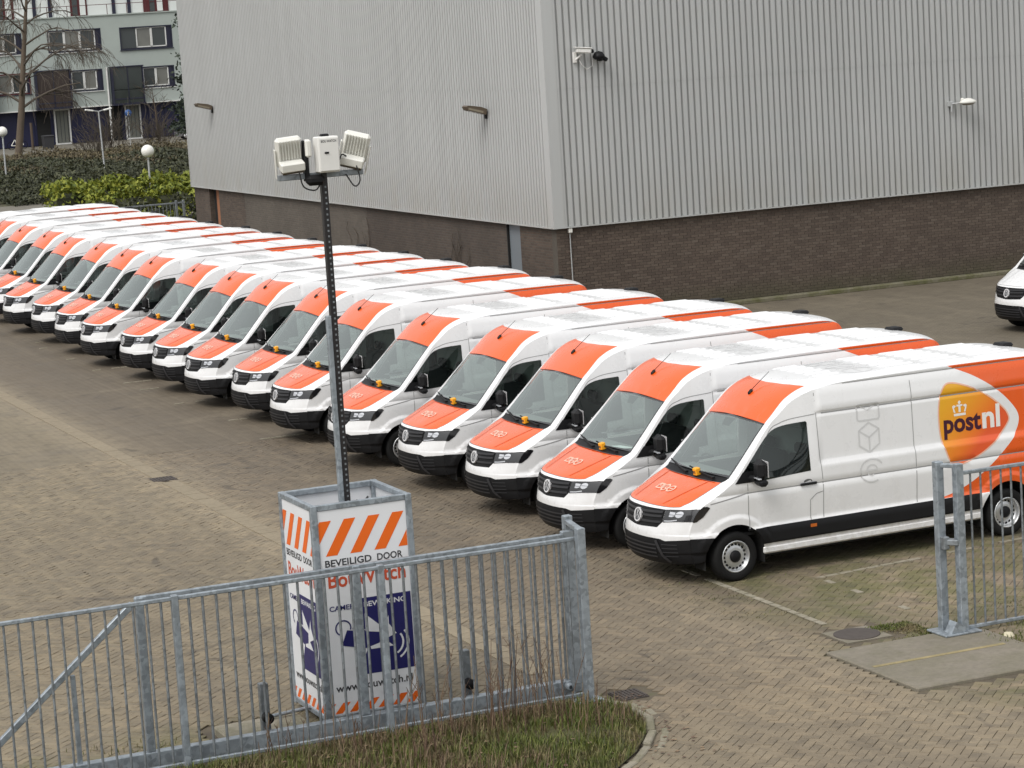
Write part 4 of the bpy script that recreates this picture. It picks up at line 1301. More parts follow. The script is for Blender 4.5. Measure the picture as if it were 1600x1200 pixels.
# grass verge with kerb
vg = MB(); vg.add([(x, y, 0.03) for x, y in VERGE], [tuple(range(len(VERGE)))[::-1]])
verge = tag(vg.build('grass_verge', 'verge'), kind='structure')
kp = smooth_open(VERGE[1:10], 4)
kr = MB(); kr.add([(11.2, 25.70, 0.0), (11.4, 25.70, 0.0), (11.4, 25.62, 0.0), (11.2, 25.62, 0.0)], [(0, 1, 2, 3)])
kerb = tag(kr.build('kerb', 'kerb'), kind='structure')
for ring, (off, hgt, wd) in enumerate(((0.055, 0.065, 0.09), (0.205, 0.028, 0.09))):
    acc = 0.0; L = [np.linalg.norm(kp[i + 1] - kp[i]) for i in range(len(kp) - 1)]; tot = sum(L); n = int(tot / (0.5 if ring == 0 else 0.24))
    for k in range(n):
        s0 = (k + .5) * tot / n; a = 0
        for i, l in enumerate(L):
            if a + l >= s0: break
            a += l
        f = (s0 - a) / L[i]; c = kp[i] + (kp[i + 1] - kp[i]) * f; t = (kp[i + 1] - kp[i]) / L[i]
        nrm = np.array([-t[1], t[0]]); nrm = nrm if nrm[0] > 0 or nrm[1] < 0 else -nrm
        if nrm @ (c - np.array([8, 24.5])) < 0: nrm = -nrm
        c = c + nrm * off
        s = MB(); s.rbox((0, 0, hgt / 2 - .03), (tot / n - .015, wd, hgt), 0.012)
        o = s.build('kerb_stone', 'kerb', kerb); o.location = (c[0], c[1], rng.normal(0, .006)); o.rotation_euler = (rng.normal(0, .03), rng.normal(0, .02), math.atan2(t[1], t[0]) + rng.normal(0, .03))

def blades(name, pts, h, w, m, parent=None, lean=0.5, kind='stuff'):
    n = len(pts)
    a = rng.uniform(0, 2 * math.pi, n); hh = h * rng.uniform(.45, 1.25, n); ln = rng.normal(0, lean, n) * hh
    wx, wy_ = np.cos(a) * w, np.sin(a) * w; dx, dy = np.cos(a + 1.3) * ln, np.sin(a + 1.3) * ln
    P = np.asarray(pts); V = np.zeros((n, 5, 3))
    V[:, 0] = P + np.stack([wx, wy_, 0 * a], 1); V[:, 1] = P - np.stack([wx, wy_, 0 * a], 1)
    V[:, 2] = P + np.stack([dx * .35 - wx * .8, dy * .35 - wy_ * .8, hh * .6], 1); V[:, 3] = P + np.stack([dx * .35 + wx * .8, dy * .35 + wy_ * .8, hh * .6], 1)
    V[:, 4] = P + np.stack([dx, dy, hh], 1)
    base = np.arange(n) * 5
    F4 = np.stack([base, base + 1, base + 2, base + 3], 1).tolist(); F3 = np.stack([base + 3, base + 2, base + 4], 1).tolist()
    me = bpy.data.meshes.new(name); me.from_pydata(V.reshape(-1, 3).tolist(), [], F4 + F3); me.materials.append(MT[m]); me.update()
    o = link(name, me, parent)
    if kind: o['kind'] = kind
    return o
def scatter(n, x0, y0, x1, y1, poly=None, freq=1.0, thr=-9):
    P = np.stack([rng.uniform(x0, x1, n), rng.uniform(y0, y1, n)], 1)
    if poly is not None: P = P[pip(P, poly)]
    f = np.sin(P[:, 0] * 2.1 * freq + 1.3) + np.sin(P[:, 1] * 3.3 * freq + P[:, 0] * 1.7 * freq) + rng.normal(0, .6, len(P))
    P = P[f > thr]
    return np.concatenate([P, np.full((len(P), 1), 0.0)], 1)
gp = scatter(30000, 4.5, 22.6, 11.7, 25.66, VERGE, 1.0, -1.7); gp[:, 2] = 0.03
blades('grass', gp, 0.11, 0.006, 'grass')
sp = scatter(5200, 4.5, 23.2, 11.6, 25.62, VERGE, .7, -0.2); sp[:, 2] = 0.03
blades('dry_grass', sp, 0.24, 0.004, 'straw', lean=.35)
ep = np.concatenate([scatter(1500, 3.5, 25.66, 9.0, 27.3, None, 1.4, 1.05), scatter(1600, 16.65, 24.9, 18.5, 25.9, None, 1.2, 0.2), scatter(500, 15.9, 26.0, 16.9, 26.7, None, 1.0, 0.6)])
blades('weeds', ep, 0.06, 0.005, 'grass')
mp_ = np.concatenate([scatter(2600, 15.75, 26.0, 16.36, 26.75, None, 2.2, -0.2), scatter(900, 14.6, 28.0, 16.6, 30.6, None, 1.6, 1.3), scatter(1200, 16.9, 25.9, 19.5, 27.2, None, 1.5, 0.9)])
blades('moss', mp_, 0.022, 0.006, 'grass', lean=.8)
dl = scatter(900, 5.0, 23.0, 12.1, 25.9, None, 1.0, -0.6)
n = len(dl); a = rng.uniform(0, 6.28, n); sz = rng.uniform(.012, .035, n); zz = np.where(pip(dl[:, :2], VERGE), .05 + rng.uniform(0, .05, n), .008)
V_ = np.stack([np.stack([dl[:, 0] + sz * np.cos(a + q), dl[:, 1] + sz * np.sin(a + q) * .8, zz + rng.uniform(0, .012, n)], 1) for q in (0, 1.4, 3.14, 4.6)], 1).reshape(-1, 3)
me = bpy.data.meshes.new('dead_leaves'); me.from_pydata(V_.tolist(), [], np.arange(4 * n).reshape(n, 4).tolist()); me.materials.append(MT['straw']); me.update()
o = link('dead_leaves', me); o['kind'] = 'stuff'
# tall dry stalks of docks and asters
WL = ['tallest dry weed stalks by the right end of the gate', 'dry brown weed stalks just before the gate guide posts', 'short dry weed clump left of the tall stalks by the gate end', 'tall dry weed stalks before the right side of the camera tower', 'dry weed clump before the middle of the camera tower', 'dry weed clump before the left edge of the camera tower', 'low dry weed clump near the kerb of the verge', 'low dry weed clump in the middle of the grass verge']
for wi, (cx, cy, n, h) in enumerate(((10.35, 25.35, 14, 0.95), (10.75, 25.30, 12, 1.0), (10.15, 25.05, 10, 0.7), (9.35, 25.2, 11, 1.0), (8.5, 25.3, 9, 0.6), (7.6, 25.35, 8, 0.55), (10.9, 24.7, 9, 0.5), (9.0, 24.6, 9, 0.5))):
    s = MB()
    for k in range(n):
        x, y = cx + rng.normal(0, .16), min(25.6, cy + rng.normal(0, .12)); hh = h * rng.uniform(.5, 1.05); lx, ly = rng.normal(0, .10) * hh, rng.normal(0, .08) * hh
        pts = [(x, y, 0.02), (x + lx * .4, y + ly * .4, hh * .5), (x + lx, y + ly, hh)]
        s.tube(pts, [.006, .005, .003], 4, cap=False)
        for j in range(int(rng.integers(1, 5))):
            f = rng.uniform(.45, .95); bx_, by_, bz = x + lx * f, y + ly * f, hh * f; l = hh * rng.uniform(.08, .2); an = rng.uniform(0, 6.28)
            s.tube([(bx_, by_, bz), (bx_ + l * .6 * math.cos(an), by_ + l * .6 * math.sin(an), bz + l)], [.004, .003], 3, cap=False)
    tag(s.build('dry_weed', 'straw'), WL[wi], 'weed', 'dry weeds on the grass verge')

# ================================================================== warehouse
BX, BY, ZB, ZT, BYE, BXE = 26.49, 59.65, 2.505, 13.2, 93.3, 62.0
wh = empty('warehouse', (0, 0, 0), 0, 'grey corrugated warehouse standing on a dark brick base', 'warehouse')
# front brick base: mortar sheet and real bricks
w = MB(); w.box(((BX + 48) / 2, BY + 0.16, ZB / 2 - .02), (48 - BX, 0.3, ZB + .04)); bw = w.build('brick_wall', 'mortar', wh)
bl_, bh, jt = 0.21, 0.062, 0.012
bx_list = []
row = 0; z = 0.05
while z + bh < ZB - 0.02:
    x = BX + 0.002 + (0.111 if row % 2 else 0.0)
    if row % 2: bx_list.append((BX + .054, z, 0.098))
    while x + bl_ < 44:
        bx_list.append((x + bl_ / 2, z, bl_)); x += bl_ + jt
    z += bh + jt; row += 1
bx_list = np.array(bx_list)
full = np.where(bx_list[:, 2] > 0.2)[0]
od = full[np.argsort(np.hypot(bx_list[full, 0], BY) + 0.4 * np.abs(bx_list[full, 1] - 1.9))][:300]
odset = set(od.tolist())
def brick_verts(L, H, D):
    return [(-L / 2, 0, 0), (L / 2, 0, 0), (L / 2, 0, H), (-L / 2, 0, H), (-L / 2, -D, 0), (L / 2, -D, 0), (L / 2, -D, H), (-L / 2, -D, H)]
BF = [(4, 5, 6, 7), (0, 1, 5, 4), (1, 2, 6, 5), (2, 3, 7, 6), (3, 0, 4, 7)]
bpro = [tone_mesh('brick', brick_verts(bl_, bh, .012), BF, np.full(20, float(rng.uniform(0, 1))), 'brick') for k in range(8)]
for i in od:
    o = link('brick', bpro[int(rng.integers(8))], bw); o.location = (bx_list[i, 0], BY + .008 + rng.normal(0, .0012), bx_list[i, 1])
VV = []; FF = []; TT = []
for i in range(len(bx_list)):
    if i in odset: continue
    b0 = len(VV); dy = rng.normal(0, .0012)
    VV += [(bx_list[i, 0] + x, BY + .008 + y + dy, bx_list[i, 1] + z) for x, y, z in brick_verts(bx_list[i, 2], bh, .012)]
    FF += [tuple(q + b0 for q in f) for f in BF]; TT += [float(rng.uniform(0, 1))] * 20
o = link('bricks', tone_mesh('bricks', VV, FF, np.array(TT), 'brick'), bw); o['kind'] = 'stuff'
# long side: stretches of different brick between a column and a door bay
for (ya, yb, m) in ((BY + .02, 62.06, 'brick_a'), (62.90, 74.1, 'brick_c'), (74.1, 86.9, 'brick_b'), (86.9, 90.1, 'brick_a'), (91.35, BYE, 'brick_a')):
    q = MB(); q.box((BX + .15, (ya + yb) / 2, ZB / 2 - .02), (0.29, yb - ya, ZB + .04)); q.build('brick_wall', m, wh)
q = MB(); q.box((BX + .17, 62.46, ZB / 2), (0.26, 0.80, ZB)); q.build('steel_column', 'steel_blue', wh)
q = MB(); q.box((BX + .13, 62.90, ZB / 2), (0.30, 0.05, ZB)); q.build('shadow_strip', 'dark', wh)  # solid dark strip painted in for the shade between column and brick
q = MB(); q.box((BX + .22, 90.58, 1.22), (0.10, 0.80, 2.44)); dr = q.build('door', 'orange_door', wh)
q = MB(); q.rbox((BX + .15, 90.35, 1.1), (0.05, 0.12, 0.04), .01); q.build('handle', 'chrome', dr)
q = MB(); q.box((BX + .24, 91.15, 1.22), (0.10, 0.35, 2.44)); q.build('door_gap_shade', 'dark', wh)  # black sheet, the shade of the gap beside the door put into its colour
# corrugated cladding
def clad_profile(L):
    pts = []; s = 0.0; P, d = 0.183, 0.065
    while s < L:
        for a, dd in ((0.0, d), (0.113, d), (0.123, 0.0), (0.173, 0.0)):
            if s + a <= L: pts.append((s + a, dd))
        s += P
    pts.append((L, d))
    return pts
def clad(name, origin, along, out, L, z0, z1):
    pr = clad_profile(L); b = MB(); o = Vector(origin); A = Vector(along); N = Vector(out)
    zs = [z0, 6.05, 6.051, 9.6, 9.601, z1]; st = [0.0, 0.0, 0.006, 0.006, 0.012, 0.012]
    vs = []
    for s, d in pr:
        for z, e in zip(zs, st): vs.append(o + A * s + N * (d + e) + Vector((0, 0, z)))
    k = len(zs)
    b.add(vs, [(i * k + j, (i + 1) * k + j, (i + 1) * k + j + 1, i * k + j + 1) for i in range(len(pr) - 1) for j in range(k - 1)])
    return b.build(name, 'clad', wh, recalc=False)
clad('cladding', (BX + .16, BY - 0.035, 0), (1, 0, 0), (0, -1, 0), BXE - BX, ZB, ZT)
clad('cladding', (BX - 0.035, BY + .16, 0), (0, 1, 0), (-1, 0, 0), BYE - BY - .16, ZB, ZT)
q = MB(); q.prism([(BX - .115, BY - .115), (BX + .20, BY - .115), (BX + .20, BY - .06), (BX - .06, BY - .06), (BX - .06, BY + .20), (BX - .115, BY + .20)], 'Z', ZB, ZT); q.build('corner_flashing', 'clad', wh)
q = MB(); q.box(((BX + BXE) / 2, BY - .07, ZB - .018), (BXE - BX + .26, .14, .03)); q.box((BX - .07, (BY + BYE) / 2, ZB - .018), (.14, BYE - BY - .01, .03)); q.build('drip_flashing', 'clad', wh)
q = MB(); q.box((BX - .04, BYE + .02, (ZB + ZT) / 2), (.14, .10, ZT - ZB)); q.build('end_flashing', 'clad', wh)
q = MB(); q.box(((BX + BXE) / 2, (BY + BYE) / 2, ZT + .05), (BXE - BX + .2, BYE - BY + .2, .2)); q.build('roof', 'bitumen', wh)
q = MB(); q.box(((BX + BXE) / 2, BYE - .1, ZT / 2), (BXE - BX - .2, .2, ZT - .1)); q.box((BXE, (BY + BYE) / 2, ZT / 2), (.2, BYE - BY - .4, ZT - .1)); q.build('back_wall', 'clad', wh)
q = MB(); q.box(((48 + BXE) / 2, BY + .16, ZB / 2), (BXE - 48, .3, ZB)); q.build('brick_wall', 'brick_a', wh)
# mossy plinth at the foot of the wall
pl = MB(); pl.rbox((36.5, BY - 0.17, 0.05), (19.4, 0.30, 0.12), .02); tag(pl.build('plinth', 'plinth'), kind='structure')
# fixtures on the walls
def wall_flood(y, label):
    r = empty('wall_floodlight', (BX - .10, y, 5.46), 0, label, 'floodlight')
    q = MB(); q.rbox((-.02, 0, -.04), (.06, .10, .26), .01); q.tube([(0, 0, .02), (-.16, 0, .06)], .025, 6); q.build('bracket', 'black_plastic', r)
    rt = roty(R(14))
    q = MB(); q.prism([(-.06, -.07), (-.60, -.05), (-.67, .03), (-.62, .08), (-.24, .11), (-.06, .08)], 'Y', -.17, .17); q.v = [tuple(rt @ Vector(p)) for p in q.v]; q.build('housing', 'lamp_brown', r, recalc=True)
    q = MB(); q.add([rt @ Vector(p) for p in ((-.11, -.15, -.072), (-.11, .15, -.072), (-.57, .15, -.0555), (-.57, -.15, -.0555))], [(0, 1, 2, 3)])
    q.add([rt @ Vector(p) for p in ((-.16, -.174, -.045), (-.60, -.174, -.028), (-.60, -.174, .022), (-.16, -.174, .012))], [(0, 1, 2, 3)]); q.build('lens', 'lamp_lens', r)
wall_flood(63.62, 'brown floodlight on the long cladding wall near the building corner')
wall_flood(89.7, 'brown floodlight at the far end of the long cladding wall')
r = empty('wall_camera', (27.35, BY - .10, 6.93), 0, 'white security camera on a bracket high on the cladding', 'security camera')
q = MB(); q.rbox((-.12, -.04, -.10), (.10, .08, .28), .015); q.tube([(-.10, -.06, -.16), (.02, -.16, -.04)], .03, 6); q.build('bracket', 'cam_white', r)
q = MB(); q.rbox((.06, -.22, .06), (.40, .16, .13), .03, rotz(R(-14)) @ roty(R(6))); q.rbox((.04, -.22, .14), (.46, .20, .025), .01, rotz(R(-14)) @ roty(R(6))); q.build('housing', 'cam_white', r)
q = MB(); q.rbox((.28, -.28, .035), (.07, .12, .10), .02, rotz(R(-14))); q.build('lens', 'black_plastic', r)
q = MB(); q.tube([(-.02, -.1, -.18), (.04, -.12, -.30), (.18, -.10, -.42), (.36, -.06, -.34), (.40, -.04, -.18)], .010, 5); q.build('cable', 'cam_white', r)
r = empty('wall_camera', (27.84, BY - .10, 6.80), 0, 'black security camera hanging right of the white one', 'security camera')
q = MB(); q.rbox((.10, -.05, .0), (.16, .08, .20), .02); q.build('bracket', 'black_plastic', r)
q = MB(); q.lathe([(0, .16), (.10, .13), (.155, .05), (.16, 0), (.10, -.06), (0, -.07)], 14, (0, -.20, 0)); q.rbox((.17, -.20, -.05), (.14, .12, .10), .02, roty(R(35))); q.build('housing', 'black_plastic', r)
r = empty('wall_lamp', (38.6, BY - .10, 4.86), 0, 'cream wall lamp on a grey bracket, alone on the right wall', 'wall lamp')
q = MB(); q.rbox((-.10, -.04, .0), (.16, .08, .14), .01); q.tube([(-.08, -.06, -.05), (-.08, -.06, -.22)], .035, 6); q.tube([(-.06, -.08, 0), (.10, -.24, .02)], .025, 6); q.build('bracket', 'pole_grey', r)
q = MB(); q.lathe([(0, .10), (.07, .085), (.16, .03), (.19, -.02), (.17, -.04)], 14, (0, 0, 0)); q.v = [(x * 1.45 + .30, y * .8 - .30, z + .04) for x, y, z in q.v]; q.rbox((.14, -.27, .10), (.10, .10, .10), .03); q.build('shade', 'cream', r)
q = MB(); q.lathe([(.16, -.035), (.10, -.09), (0, -.10)], 14, (0, 0, 0)); q.v = [(x * 1.45 + .30, y * .8 - .30, z + .04) for x, y, z in q.v]; q.build('lens', 'lamp_lens', r)
r = empty('junction_box', (26.85, BY - .02, 2.40), 0, 'small white junction box with a thin pipe down the brick base', 'junction box')
q = MB(); q.rbox((0, -.05, 0), (.11, .10, .13), .02); q.build('box', 'cream', r)
q = MB(); q.tube([(0, -.02, -.07), (0.01, -.02, -2.2)], .015, 6); q.build('pipe', 'pole_grey', r)
# dead creeper on the brick
for cy in (66.4, 74.6):
    s = MB()
    for k in range(9):
        y = cy + rng.normal(0, .25); z = 0.1; pts = [(BX - .03, y, z)]
        for j in range(6):
            y += rng.normal(0, .16); z += rng.uniform(.12, .42); pts.append((BX - .03 - rng.uniform(0, .05), y, min(z, 2.3)))
        s.tube(pts, .009, 3, cap=False)
    tag(s.build('creeper', 'twig'), 'bare creeper stems on the brick behind the vans' + (', nearer the column' if cy < 70 else ', behind the mast'), 'creeper')

# ================================================================== vans
HEAD = 181.48
POSES = [(15.73, 31.06, -.03), (15.63, 33.93, -.01), (15.76, 37.11, .10), (15.67, 39.98, .05), (15.46, 43.09, -.04), (15.48, 46.60, -.04), (15.65, 49.75, -.02), (15.48, 52.70, -.01),
         (15.52, 55.52, .03), (15.52, 58.46, -.03), (15.37, 61.79, .03), (15.45, 64.96, 0), (15.51, 68.03, .06), (15.41, 71.26, -.1), (15.57, 74.59, .16), (15.58, 78.03, .01), (15.64, 81.41, .06), (15.76, 84.73, .12)]
ORD = ['', 'second', 'third', 'fourth', 'fifth', 'sixth', 'seventh', 'eighth', 'ninth', 'tenth', 'eleventh', 'twelfth', 'thirteenth', 'fourteenth', 'fifteenth', 'sixteenth', 'seventeenth', '']
proto = make_van()
GRP = 'white and orange delivery vans parked in a row'
yb_mesh = None
for i, (x, y, ex) in enumerate(POSES):
    v = proto if i == 0 else copy_tree(proto)
    v.location = (x, y, 0); v.rotation_euler = (0, 0, R(HEAD + ex))
    if i == 0: lab = 'white and orange delivery van nearest the gate, its whole side and logo in view'
    elif i == 1: lab = 'white and orange delivery van, second from the gate, paper on its dashboard'
    elif i == 17: lab = 'white and orange delivery van at the far end of the row, beside the hedge'
    else: lab = 'white and orange delivery van, %s of the row counted from the gate' % ORD[i]
    tag(v, lab, 'van', GRP)
    st_ = R((3, -2, 0, 5, -4, 2, 0, 7, -3, 1, 0, -6, 4, 0, 3, -2, 0, 2)[i])
    for ch in v.children:
        if ch.name.split('.')[0] == 'wheel' and ch.location.x > -1: ch.rotation_euler = (0, 0, st_)
    M4 = Matrix.Translation((x, y, 0)) @ Matrix.Rotation(R(HEAD + ex), 4, 'Z')
    if i < 16:
        if yb_mesh is None:
            q = MB(); q.rbox((0, 0, .055), (.085, .095, .11), .012); yb_mesh = q.mesh('yellow_box', ('yellow',))
            q = MB(); 
            for k in range(3): q.box((.0435, -.024 + .024 * k, .052), (.003, .013, .035))
            yb_print = q.mesh('mark', ('black_print',))
        o = link('yellow_box', yb_mesh); o.matrix_world = M4 @ Matrix.Translation((0.10, 0.17, 1.385)) @ Matrix.Rotation(R(8), 4, 'Y')
        tag(o, 'yellow box on the bonnet of the %s van from the gate' % (ORD[i] if i else 'first'), 'yellow box', 'yellow boxes below the windscreens')
        link('mark', yb_print, o)
    if i in (1, 6, 7, 8, 9, 10):
        q = MB(); 
        if i == 1: q.box((0, 0, 0), (.21, .30, .004), rotz(.3))
        else: q.box((0, .30, .01), (.14, .12, .004), rotz(.2))
        o = q.build('paper', 'paper'); o.matrix_world = M4 @ Matrix.Translation((-0.16, 0.32, 1.412)) @ Matrix.Rotation(R(-7), 4, 'Y')
        tag(o, 'white paper lying on the dashboard of the %s van from the gate' % ORD[i], 'paper', 'papers on dashboards')
# a plain white van by itself on the far side of the yard
pv = copy_tree(proto)
pv.location = (33.93, 48.93, 0); pv.rotation_euler = (0, 0, R(181.5))
tag(pv, 'plain white van without orange, cut by the right edge, before the brick wall', 'van')
if 'group' in pv: del pv['group']
for ch in list(pv.children):
    nm = ch.name.split('.')[0]
    if nm in ('livery_panel', 'bonnet', 'roof_front_panel', 'logo_panel'):
        for c2 in [c for c in ch.children]:
            if c2.name.split('.')[0] == 'bonnet_swage':
                c2.data = c2.data.copy(); c2.data.materials[0] = MT['white']
            elif nm in ('logo_panel', 'bonnet') and c2.name.split('.')[0] in ('letter', 'crown_emblem', 'logo_outline', 'icon_print'):
                bpy.data.objects.remove(c2)
        ch.data = ch.data.copy(); ch.data.materials[0] = MT['white']
    elif nm == 'icon_print':
        bpy.data.objects.remove(ch)

# ================================================================== gates
def bar(parent, x, y, z0, z1, r, name='bar', m='galv_old', _c={}):
    key = (round(z1 - z0, 3), r, m)
    if key not in _c:
        q = MB(); q.tube([(0, 0, 0), (0, 0, z1 - z0)], r, 8); _c[key] = q.mesh('bar', (m,))
    o = link(name, _c[key], parent); o.location = (x, y, z0); return o
fence = empty('bar_fence', (6.7, 25.75, 0), 0, 'galvanised steel bar fence along the grass verge in front of the sliding gate', 'fence')
fence.location = (0, 0, 0)
FY = 25.75
def rail(parent, name, p, q, d, m='galv'):
    p = Vector(p); q = Vector(q); b = MB(); c = (p + q) / 2; L = (q - p)
    rt = L.to_track_quat('X', 'Z').to_matrix()
    b.rbox(c, (L.length, d[0], d[1]), .008, rt); return b.build(name, m, parent)
rail(fence, 'top_rail', (2.5, FY, 1.905), (11.44, FY, 1.905), (.045, .045))
rail(fence, 'bottom_rail', (2.5, FY, .085), (11.44, FY, .085), (.045, .045))
for x in (3.6, 6.73, 9.07):
    b = MB(); b.rbox((x, FY, .97), (.075, .075, 1.94), .008); b.build('post', 'galv', fence)
x = 2.6
while x < 11.40:
    if min(abs(x - a) for a in (3.6, 6.73, 9.07)) > .06: bar(fence, x, FY, .10, 1.885, .0135)
    x += .153
# sliding gate drawn back behind the fence
gate = empty('sliding_gate', (0, 0, 0), 0, 'galvanised sliding gate with a thick bottom beam and a slanting tail brace', 'gate')
GY = 25.98
rail(gate, 'bottom_beam', (4.1, GY, .135), (11.36, GY, .135), (.12, .17))
rail(gate, 'top_rail', (6.36, GY, 1.905), (11.50, GY, 1.905), (.06, .05))
for x, w_ in ((6.40, .09), (8.86, .09)):
    b = MB(); b.rbox((x, GY, 1.07), (w_, .08, 1.70), .008); b.build('upright', 'galv', gate)
b = MB(); b.rbox((11.44, GY, 1.06), (.15, .07, 1.80), .008); b.build('end_panel', 'galv', gate)
rail(gate, 'brace', (6.33, GY, 1.86), (4.35, GY, .22), (.06, .07))
b = MB(); b.rbox((5.62, GY, .70), (.05, .05, .98), .006); b.build('strut', 'galv', gate)
x = 2.6
while x < 11.4:
    xg = x * 1.00893 + max(0.0, x - 9.3) * .032
    if 6.5 < xg < 11.33 and abs(xg - 8.86) > .07: bar(gate, xg, GY, .22, 1.88, .0155)
    x += .153
portal = empty('gate_portal', (0, 0, 0), 0, 'pair of galvanised guide posts at the open end of the left gate', 'gate post')
for x, y, h in ((11.44, 25.62, 2.05), (11.55, 26.20, 2.09)):
    b = MB(); b.rbox((x, y, h / 2), (.10, .10, h), .008); b.build('post', 'galv', portal)
b = MB(); b.rbox((11.495, 25.91, 2.02), (.07, .50, .06), .008, rotz(R(-10))); b.build('crossbar', 'galv', portal)
b = MB(); b.rbox((11.42, 25.62, .045), (.34, .22, .02), .006); b.build('base_plate', 'galv', portal)
b = MB(); b.lathe([(.02, -.04), (.05, -.04), (.05, .04), (.02, .04)], 12, (11.30, GY - .13, .17), 'Y'); b.build('guide_roller', 'galv', portal)
# roller stands on a concrete foot
foot = MB(); foot.rbox(((BOX[0] + BOX[2]) / 2, (BOX[1] + BOX[3]) / 2 - .05, .02), (BOX[2] - BOX[0], .62, .12), .02)
tag(foot.build('concrete_foot', 'kerb'), 'concrete foot under the sliding gate beside the camera tower', 'concrete foot')
for x, y, lab in ((7.80, 26.32, 'short steel roller stand left of the camera tower'), (10.22, 26.32, 'short steel roller stand right of the camera tower')):
    r = empty('roller_stand', (x, y, 0), 0, lab, 'roller stand')
    b = MB(); b.rbox((0, 0, .36), (.10, .09, .64), .008); b.build('post', 'galv_old', r)
    b = MB(); b.rbox((0, 0, .05), (.24, .24, .03), .006); b.build('base_plate', 'galv_old', r)
    b = MB(); b.lathe([(0, -.05), (.06, -.05), (.06, .05), (0, .05)], 12, (0, -.10, .30), 'Y'); b.build('roller', 'black_plastic', r)
# stop bar behind the gate
b = MB(); b.tube([(8.0, 26.9, .12), (8.58, 26.98, .13)], .022, 6); tag(b.build('steel_bar', 'galv'), 'thin pale steel bar lying low behind the gate beside the camera tower', 'steel bar')
q = MB(); q.tube([(2.5, 26.25, .03), (4.6, 26.35, .05), (5.6, 26.22, .03), (6.6, 26.20, .04), (7.2, 26.36, .10), (7.75, 26.15, .09)], .016, 5)
tag(q.build('cable_hose', 'black_plastic'), 'black cable lying along the ground behind the left gate', 'cable')

# right gate post and fence
rp_ = empty('right_gate_post', (0, 0, 0), 0, 'pair of galvanised gate posts on a base plate before the nearest van', 'gate post')
for x, y, h in ((16.395, 25.93, 2.12), (16.555, 25.74, 2.10)):
    b = MB(); b.rbox((x, y, h / 2 + .03), (.105, .105, h), .008); b.build('post', 'galv', rp_)
b = MB(); b.rbox((16.475, 25.835, 2.10), (.26, .06, .05), .006, rotz(R(-50))); b.build('crossbar', 'galv', rp_)
b = MB(); b.rbox((16.48, 25.83, .045), (.52, .44, .025), .006); b.build('base_plate', 'galv', rp_)
b = MB(); b.rbox((16.47, 25.80, 1.16), (.20, .12, .07), .01, rotz(R(-50))); b.rbox((16.40, 25.84, 1.15), (.08, .10, .16), .01); b.build('latch', 'galv_old', rp_)
b = MB(); b.prism([(-.10, 0), (.10, 0), (.10, .07), (-.02, .14)], 'Y', -.08, .08); o = b.build('gate_stop', 'galv', rp_, recalc=True); o.location = (16.42, 25.72, .058)
f2 = empty('bar_fence', (0, 0, 0), 0, 'galvanised steel bar fence right of the gate posts before the nearest van', 'fence')
rail(f2, 'top_rail', (16.60, 25.76, 2.0), (21.0, 25.80, 2.0), (.045, .045))
rail(f2, 'bottom_rail', (16.60, 25.76, .075), (21.0, 25.80, .075), (.045, .045))
x = 16.745
while x < 20.9:
    bar(f2, x, 25.76 + (x - 16.6) * .009, .09, 1.98, .0135); x += .1475
for x in (19.0, 20.95):
    b = MB(); b.rbox((x, 25.79, 1.0), (.07, .07, 2.0), .008); b.build('post', 'galv', f2)

# ================================================================== camera tower
tw = empty('camera_tower', (9.13, 26.98, 0), 0, 'mobile camera tower: printed white panel box with a tall black mast and floodlights', 'camera tower')
HX, HY, H0, H1 = 0.565, 0.555, 0.06, 2.56
for sx in (-1, 1):
    for sy in (-1, 1):
        b = MB(); b.rbox((sx * HX, sy * HY, (H0 + H1) / 2), (.075, .075, H1 - H0), .008); b.build('frame_post', 'galv', tw)
for z in (H1 - .035, H0 + .05):
    for s in (-1, 1):
        b = MB(); b.rbox((0, s * HY, z), (2 * HX - .076, .06, .068), .008); b.build('frame_rail', 'galv', tw)
        b = MB(); b.rbox((s * HX, 0, z), (.06, 2 * HY - .076, .068), .008); b.build('frame_rail', 'galv', tw)
PZ0, PZ1 = H0 + .085, H1 - .07
for s, nm in ((-1, 'front'), (1, 'back')):
    b = MB(); b.box((0, s * (HY + .012), (PZ0 + PZ1) / 2), (2 * HX - .077, .012, PZ1 - PZ0)); p_ = b.build('panel', 'panel_white', tw)
    if s < 0: pf = p_
for s in (-1, 1):
    b = MB(); b.box((s * (HX + .012), 0, (PZ0 + PZ1) / 2), (.012, 2 * HY - .077, PZ1 - PZ0)); p_ = b.build('panel', 'panel_white', tw)
    if s < 0: pl_ = p_
PW = HX - .039
